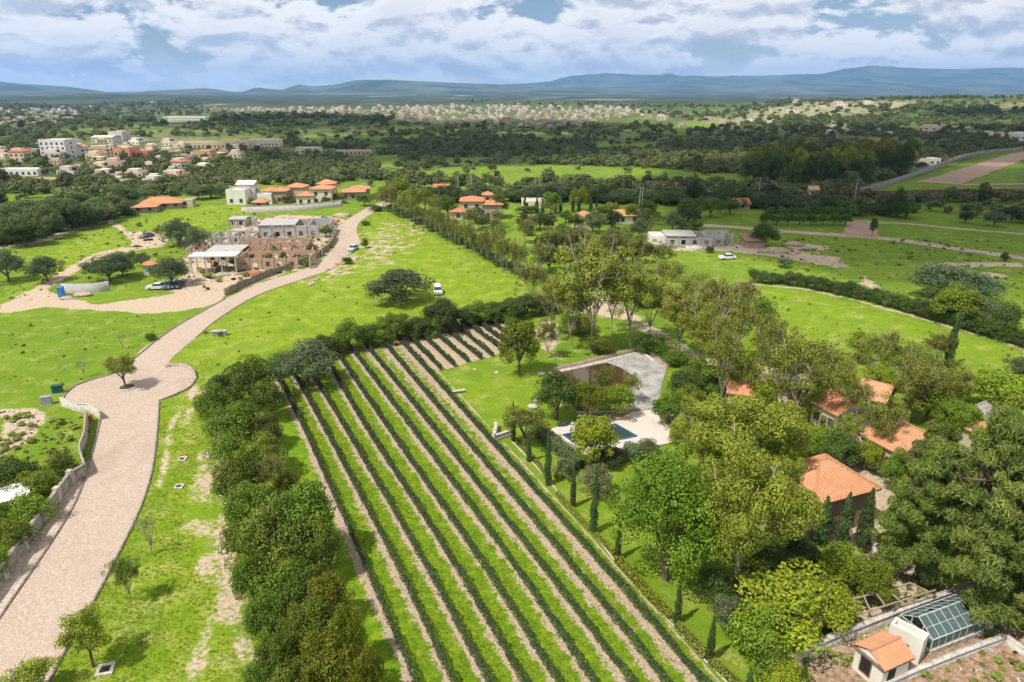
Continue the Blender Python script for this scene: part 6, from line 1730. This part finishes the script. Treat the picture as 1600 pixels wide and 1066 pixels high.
def instancer(name, pts, scl, rot, meshes, pick):
    """one object: points carrying scale, turn and shape index; geometry nodes put a plant on each"""
    me = bpy.data.meshes.new(name); me.vertices.add(len(pts)); me.vertices.foreach_set('co', np.asarray(pts, np.float32).ravel())
    a = me.attributes.new('scl', 'FLOAT_VECTOR', 'POINT'); a.data.foreach_set('vector', np.asarray(scl, np.float32).ravel())
    a = me.attributes.new('rot', 'FLOAT_VECTOR', 'POINT'); a.data.foreach_set('vector', np.asarray(rot, np.float32).ravel())
    a = me.attributes.new('pick', 'INT', 'POINT'); a.data.foreach_set('value', np.asarray(pick, np.int32))
    o = link(name, me)
    ng = bpy.data.node_groups.new(name, 'GeometryNodeTree'); ng.interface.new_socket('Geometry', in_out='INPUT', socket_type='NodeSocketGeometry'); ng.interface.new_socket('Geometry', in_out='OUTPUT', socket_type='NodeSocketGeometry')
    N, Lk = ng.nodes, ng.links; gi = N.new('NodeGroupInput'); go = N.new('NodeGroupOutput'); join = N.new('GeometryNodeJoinGeometry')
    def named(nm, typ):
        n = N.new('GeometryNodeInputNamedAttribute'); n.data_type = typ; n.inputs[0].default_value = nm; return n.outputs[0]
    for i, pm in enumerate(meshes):
        src = bpy.data.objects.new(name + '_shape', pm)
        oi = N.new('GeometryNodeObjectInfo'); oi.inputs[0].default_value = src
        cmp = N.new('FunctionNodeCompare'); cmp.data_type = 'INT'; cmp.operation = 'EQUAL'; Lk.new(named('pick', 'INT'), cmp.inputs[2]); cmp.inputs[3].default_value = i
        iop = N.new('GeometryNodeInstanceOnPoints'); Lk.new(gi.outputs[0], iop.inputs['Points']); Lk.new(cmp.outputs[0], iop.inputs['Selection']); Lk.new(oi.outputs['Geometry'], iop.inputs['Instance'])
        er = N.new('FunctionNodeEulerToRotation'); Lk.new(named('rot', 'FLOAT_VECTOR'), er.inputs[0]); Lk.new(er.outputs[0], iop.inputs['Rotation']); Lk.new(named('scl', 'FLOAT_VECTOR'), iop.inputs['Scale'])
        Lk.new(iop.outputs[0], join.inputs[0])
    Lk.new(join.outputs[0], go.inputs[0])
    md = o.modifiers.new('scatter', 'NODES'); md.node_group = ng
    tag(o, kind='stuff'); return o


FOREST = [[(-60, 190), (0, 190), (130, 185), (330, 178), (560, 182), (700, 197), (850, 204), (1000, 196), (1090, 205), (1130, 200), (1250, 180), (1440, 168), (1660, 160), (1660, 232), (1545, 236), (1330, 300), (1330, 312), (1660, 312), (1660, 368), (1420, 345), (1368, 346), (1190, 335), (1160, 345), (1080, 350), (1000, 352), (920, 345), (800, 330), (700, 318), (640, 306), (585, 296), (400, 288), (330, 306), (200, 308), (190, 330), (110, 348), (-60, 375)],
          [(-60, 150), (300, 155), (330, 178), (130, 186), (-60, 190)], [(700, 160), (1130, 165), (1250, 180), (1130, 200), (1000, 178)], [(1100, 182), (1250, 150), (1660, 150), (1660, 165), (1440, 170), (1250, 182)]]
SKIP = T1 + T2 + FIELDS[:6] + [[(130, 220), (440, 214), (450, 236), (300, 240), (130, 236)], [(0, 258), (70, 268), (125, 280), (125, 294), (0, 286)], [(440, 232), (590, 236), (590, 250), (440, 248)], [(240, 182), (330, 180), (330, 194), (240, 196)]]


def woods():
    n = 60000; r = np.concatenate([rs.uniform(290, 720, n // 2), rs.uniform(700, 2800, n // 2)])
    az = rs.uniform(-R(44), R(44), n); X = r * np.sin(az); Y = r * np.cos(az); Z = terrain(X, Y)
    px, py = proj(X, Y, Z); k = np.zeros(n, bool)
    for i, f in enumerate(FOREST):
        prob = (.78, .32, .20, .30)[i]
        k |= px_inside(f, px, py) & (rs.uniform(0, 1, n) < prob)
    clump = np.array([mnoise.noise(Vector((x / 42.0, y / 42.0, 3.3))) + .6 * mnoise.noise(Vector((x / 150.0, y / 150.0, 9.1))) for x, y in zip(X, Y)])
    k &= (clump > -.04) | (rs.uniform(0, 1, n) < .15)
    for i, f in enumerate(SKIP):
        k &= ~(px_inside(f, px, py) & (rs.uniform(0, 1, n) < (.45 if i < 2 else .72 if i < 4 else .985)))
    # thin by distance so that crowns stay tree-sized
    X, Y, Z, r = X[k], Y[k], Z[k], r[k]
    pr = np.where(r < 720, .62, 1.0); kk = rs.uniform(0, 1, len(X)) < pr; X, Y, Z, r = X[kk], Y[kk], Z[kk], r[kk]
    n = len(X); w = rs.uniform(4.5, 8.5, n) * np.clip(r / 700, 1, 1.6); h = w * rs.uniform(.62, .95, n)
    tall = rs.uniform(0, 1, n) < .05; h = np.where(tall, h * 1.7, h)
    order = np.argsort(r); near, rest = order[:260], order[260:]
    for i, j in enumerate(near):
        kind = ('mesquite', 'dark', 'mesquite', 'broad')[int(rs.integers(0, 4))]
        lab = {'mesquite': 'grey-green scrub tree in the woods beyond the lawns', 'dark': 'dark scrub tree in the woods beyond the lawns', 'broad': 'mid green scrub tree in the woods beyond the lawns'}[kind]
        c = float(rs.uniform(.5, .8)); tree(kind, 0, 0, 0, 0, lab, 'scrub trees in the middle woods', (c, c * 1.1, c), Vector((X[j], Y[j], Z[j])), (float(h[j]), float(w[j])))
    m = len(rest); P = np.stack([X[rest], Y[rest], Z[rest] - .3], -1)
    instancer('woodland', P, np.stack([w[rest], w[rest], h[rest]], -1), np.stack([np.zeros(m), np.zeros(m), rs.uniform(0, 6.28, m)], -1), FP, rs.integers(0, 3, m))
    # a taller stand of dark trees right of centre
    n = 150; X = []; 
    ax = rs.uniform(1160, 1420, n); ay = rs.uniform(262, 296, n)
    pts = [G(a, b) for a, b in zip(ax, ay) if b < 300 - (a - 1160) * .05]
    for i, p in enumerate(sorted(pts[:58], key=lambda q: q.x / q.y)):
        c = float(rs.uniform(.85, 1.25)); tree('dark' if i % 3 else 'euc', 0, 0, 0, 0, 'tall dark tree in the shaded stand by the grey wall, %s from the left' % ORD[i], 'tall stand of dark trees at the right', (c, c, c * .8), p, (float(rs.uniform(13, 21)), float(rs.uniform(9, 13))))


woods()


# ------------------------------------------------------------------ grass blades near the camera
def grass():
    b = MB(); rg = random.Random(2)
    for i in range(11):
        a = rg.uniform(0, 6.28); r = rg.uniform(0, .5); x, y = r * math.cos(a), r * math.sin(a); l = rg.uniform(.5, 1.0); t = a + rg.uniform(-.8, .8); wd = .10
        dx, dy = math.cos(t + 1.57) * wd, math.sin(t + 1.57) * wd; ex, ey = x + math.cos(t) * .55 * l, y + math.sin(t) * .55 * l
        b.quad((x - dx, y - dy, 0), (x + dx, y + dy, 0), (ex + dx * .2, ey + dy * .2, l), (ex - dx * .2, ey - dy * .2, l))
    gm = leaf_mat('grass_blade', (.15, .235, .012), (.29, .36, .03), transl=.3, var=.22); me = b.mesh('grass_blades', gm); fattr(me, 'tint', [rg.uniform(0, 1) for _ in b.f], 'FACE')
    pts = []
    X = rs.uniform(-62, -5, 60000); Y = rs.uniform(38, 118, 60000); d, l = ground_masks(X, Y)
    road = inside(P2(*(RL + RR[::-1])), X, Y) | inside(P2(*circ), X, Y)
    k = inside(LIME_W[0], X, Y) & ~road & (d < .35) & (rs.uniform(0, 1, len(X)) < np.clip(70 / Y, .2, 1)); pts.append(np.stack([X[k], Y[k]], -1))
    for i in range(9):
        a, c = (RW[i], RW[i + 1]) if i < 8 else (RW[8], RW[8] + (RW[8] - RW[7]) * .5)
        n = 3600; t = rs.uniform(0, 59, n); lo = t.astype(int); f = t - lo; hi = np.minimum(lo + 1, 59)
        A = a[lo] * (1 - f)[:, None] + a[hi] * f[:, None]; C = c[lo] * (1 - f)[:, None] + c[hi] * f[:, None]; u = np.clip(rs.beta(2, 2.4, n) * .9, .12, .85)[:, None]
        pts.append(A * (1 - u) + C * u)
    P = np.concatenate(pts); n = len(P); s = rs.uniform(.06, .16, n)
    instancer('grass', np.column_stack([P, np.full(n, .015)]), np.stack([s * 1.3, s * 1.3, s], -1), np.stack([np.zeros(n), np.zeros(n), rs.uniform(0, 6.28, n)], -1), [me], np.zeros(n))


grass()


# ------------------------------------------------------------------ rubble and weeds nobody could count
def rubble():
    rg = random.Random(77); b = MB(); areas = [DIRT_W[2][0], DIRT_W[2][0], DIRT_W[2][0], DIRT_W[6][0], DIRT_W[6][0], DIRT_W[10][0], DIRT_W[9][0], DIRT_W[4][0], DIRT_W[5][0]]
    for k in range(1500):
        p = areas[k % len(areas)]; x0, y0 = p.min(0); x1, y1 = p.max(0)
        x, y = rg.uniform(x0, x1), rg.uniform(y0, y1)
        if not inside(p, np.array([x]), np.array([y]))[0]: continue
        far = y > 100; s = rg.uniform(.08, .3) * (2.4 if far else .8); a = rg.uniform(0, 3.14); l = s * rg.choice((1, 1, 1.5, 4))
        d = Vector((math.cos(a), math.sin(a), rg.uniform(-.05, .15))) * l
        b.bar(Vector((x, y, s * .3)) - d / 2, Vector((x, y, s * .3)) + d / 2, s, s * rg.uniform(.4, 1), rg.randrange(5))
    tag(b.build('rubble', [BRICK, CONC, WOOD_PALE, STONE_PALE, DARK]), kind='stuff')


rubble()


def weeds():
    pts = []; sc = []
    zones = [(P2((0, 500), (230, 490), (300, 500), (210, 560), (110, 610), (0, 640)), 300, .16), (P2((260, 450), (330, 370), (520, 340), (525, 390), (470, 420), (330, 456)), 160, .8), (P2((1060, 400), (1180, 425), (1600, 520), (1600, 375), (1250, 372)), 380, .42), (LIME_W[1], 300, .22), (P2((0, 480), (60, 400), (170, 350), (380, 322), (400, 335), (260, 440), (60, 470)), 360, .38), (P2((1130, 440), (1600, 550), (1600, 640), (1180, 600)), 260, .25), (P2((0, 650), (140, 650), (130, 740), (40, 800), (0, 800)), 200, .5), (BROWN_W, 200, .35), (DIRT_W[9][0], 160, .6)]
    for poly, n, s in zones:
        x0, y0 = poly.min(0); x1, y1 = poly.max(0); X = rs.uniform(x0, x1, n * 2); Y = rs.uniform(y0, y1, n * 2); k = inside(poly, X, Y)
        pts.append(np.column_stack([X[k], Y[k], np.zeros(k.sum())])); sc.append(rs.gamma(2.2, .5, k.sum()) * s)
    P = np.concatenate(pts); S = np.concatenate(sc); road = inside(P2(*(UL + UR[::-1])), P[:, 0], P[:, 1]) | inside(P2(*circ), P[:, 0], P[:, 1]) | inside(P2(*(RL + RR[::-1])), P[:, 0], P[:, 1]); P, S = P[~road], S[~road]; n = len(P)
    wm = leaf_mat('weed_leaf', (.10, .15, .02), (.24, .29, .05), var=.3)
    me = crown('weed_leaves', wm, clumps_ellipsoid(8, .3, .34, .3, .16, .26, 401, inner=.2), 70, .24, 401)
    instancer('weeds', P, np.stack([S * 1.6, S * 1.6, S * .8], -1), np.stack([np.zeros(n), np.zeros(n), rs.uniform(0, 6.28, n)], -1), [me], np.zeros(n))


weeds()
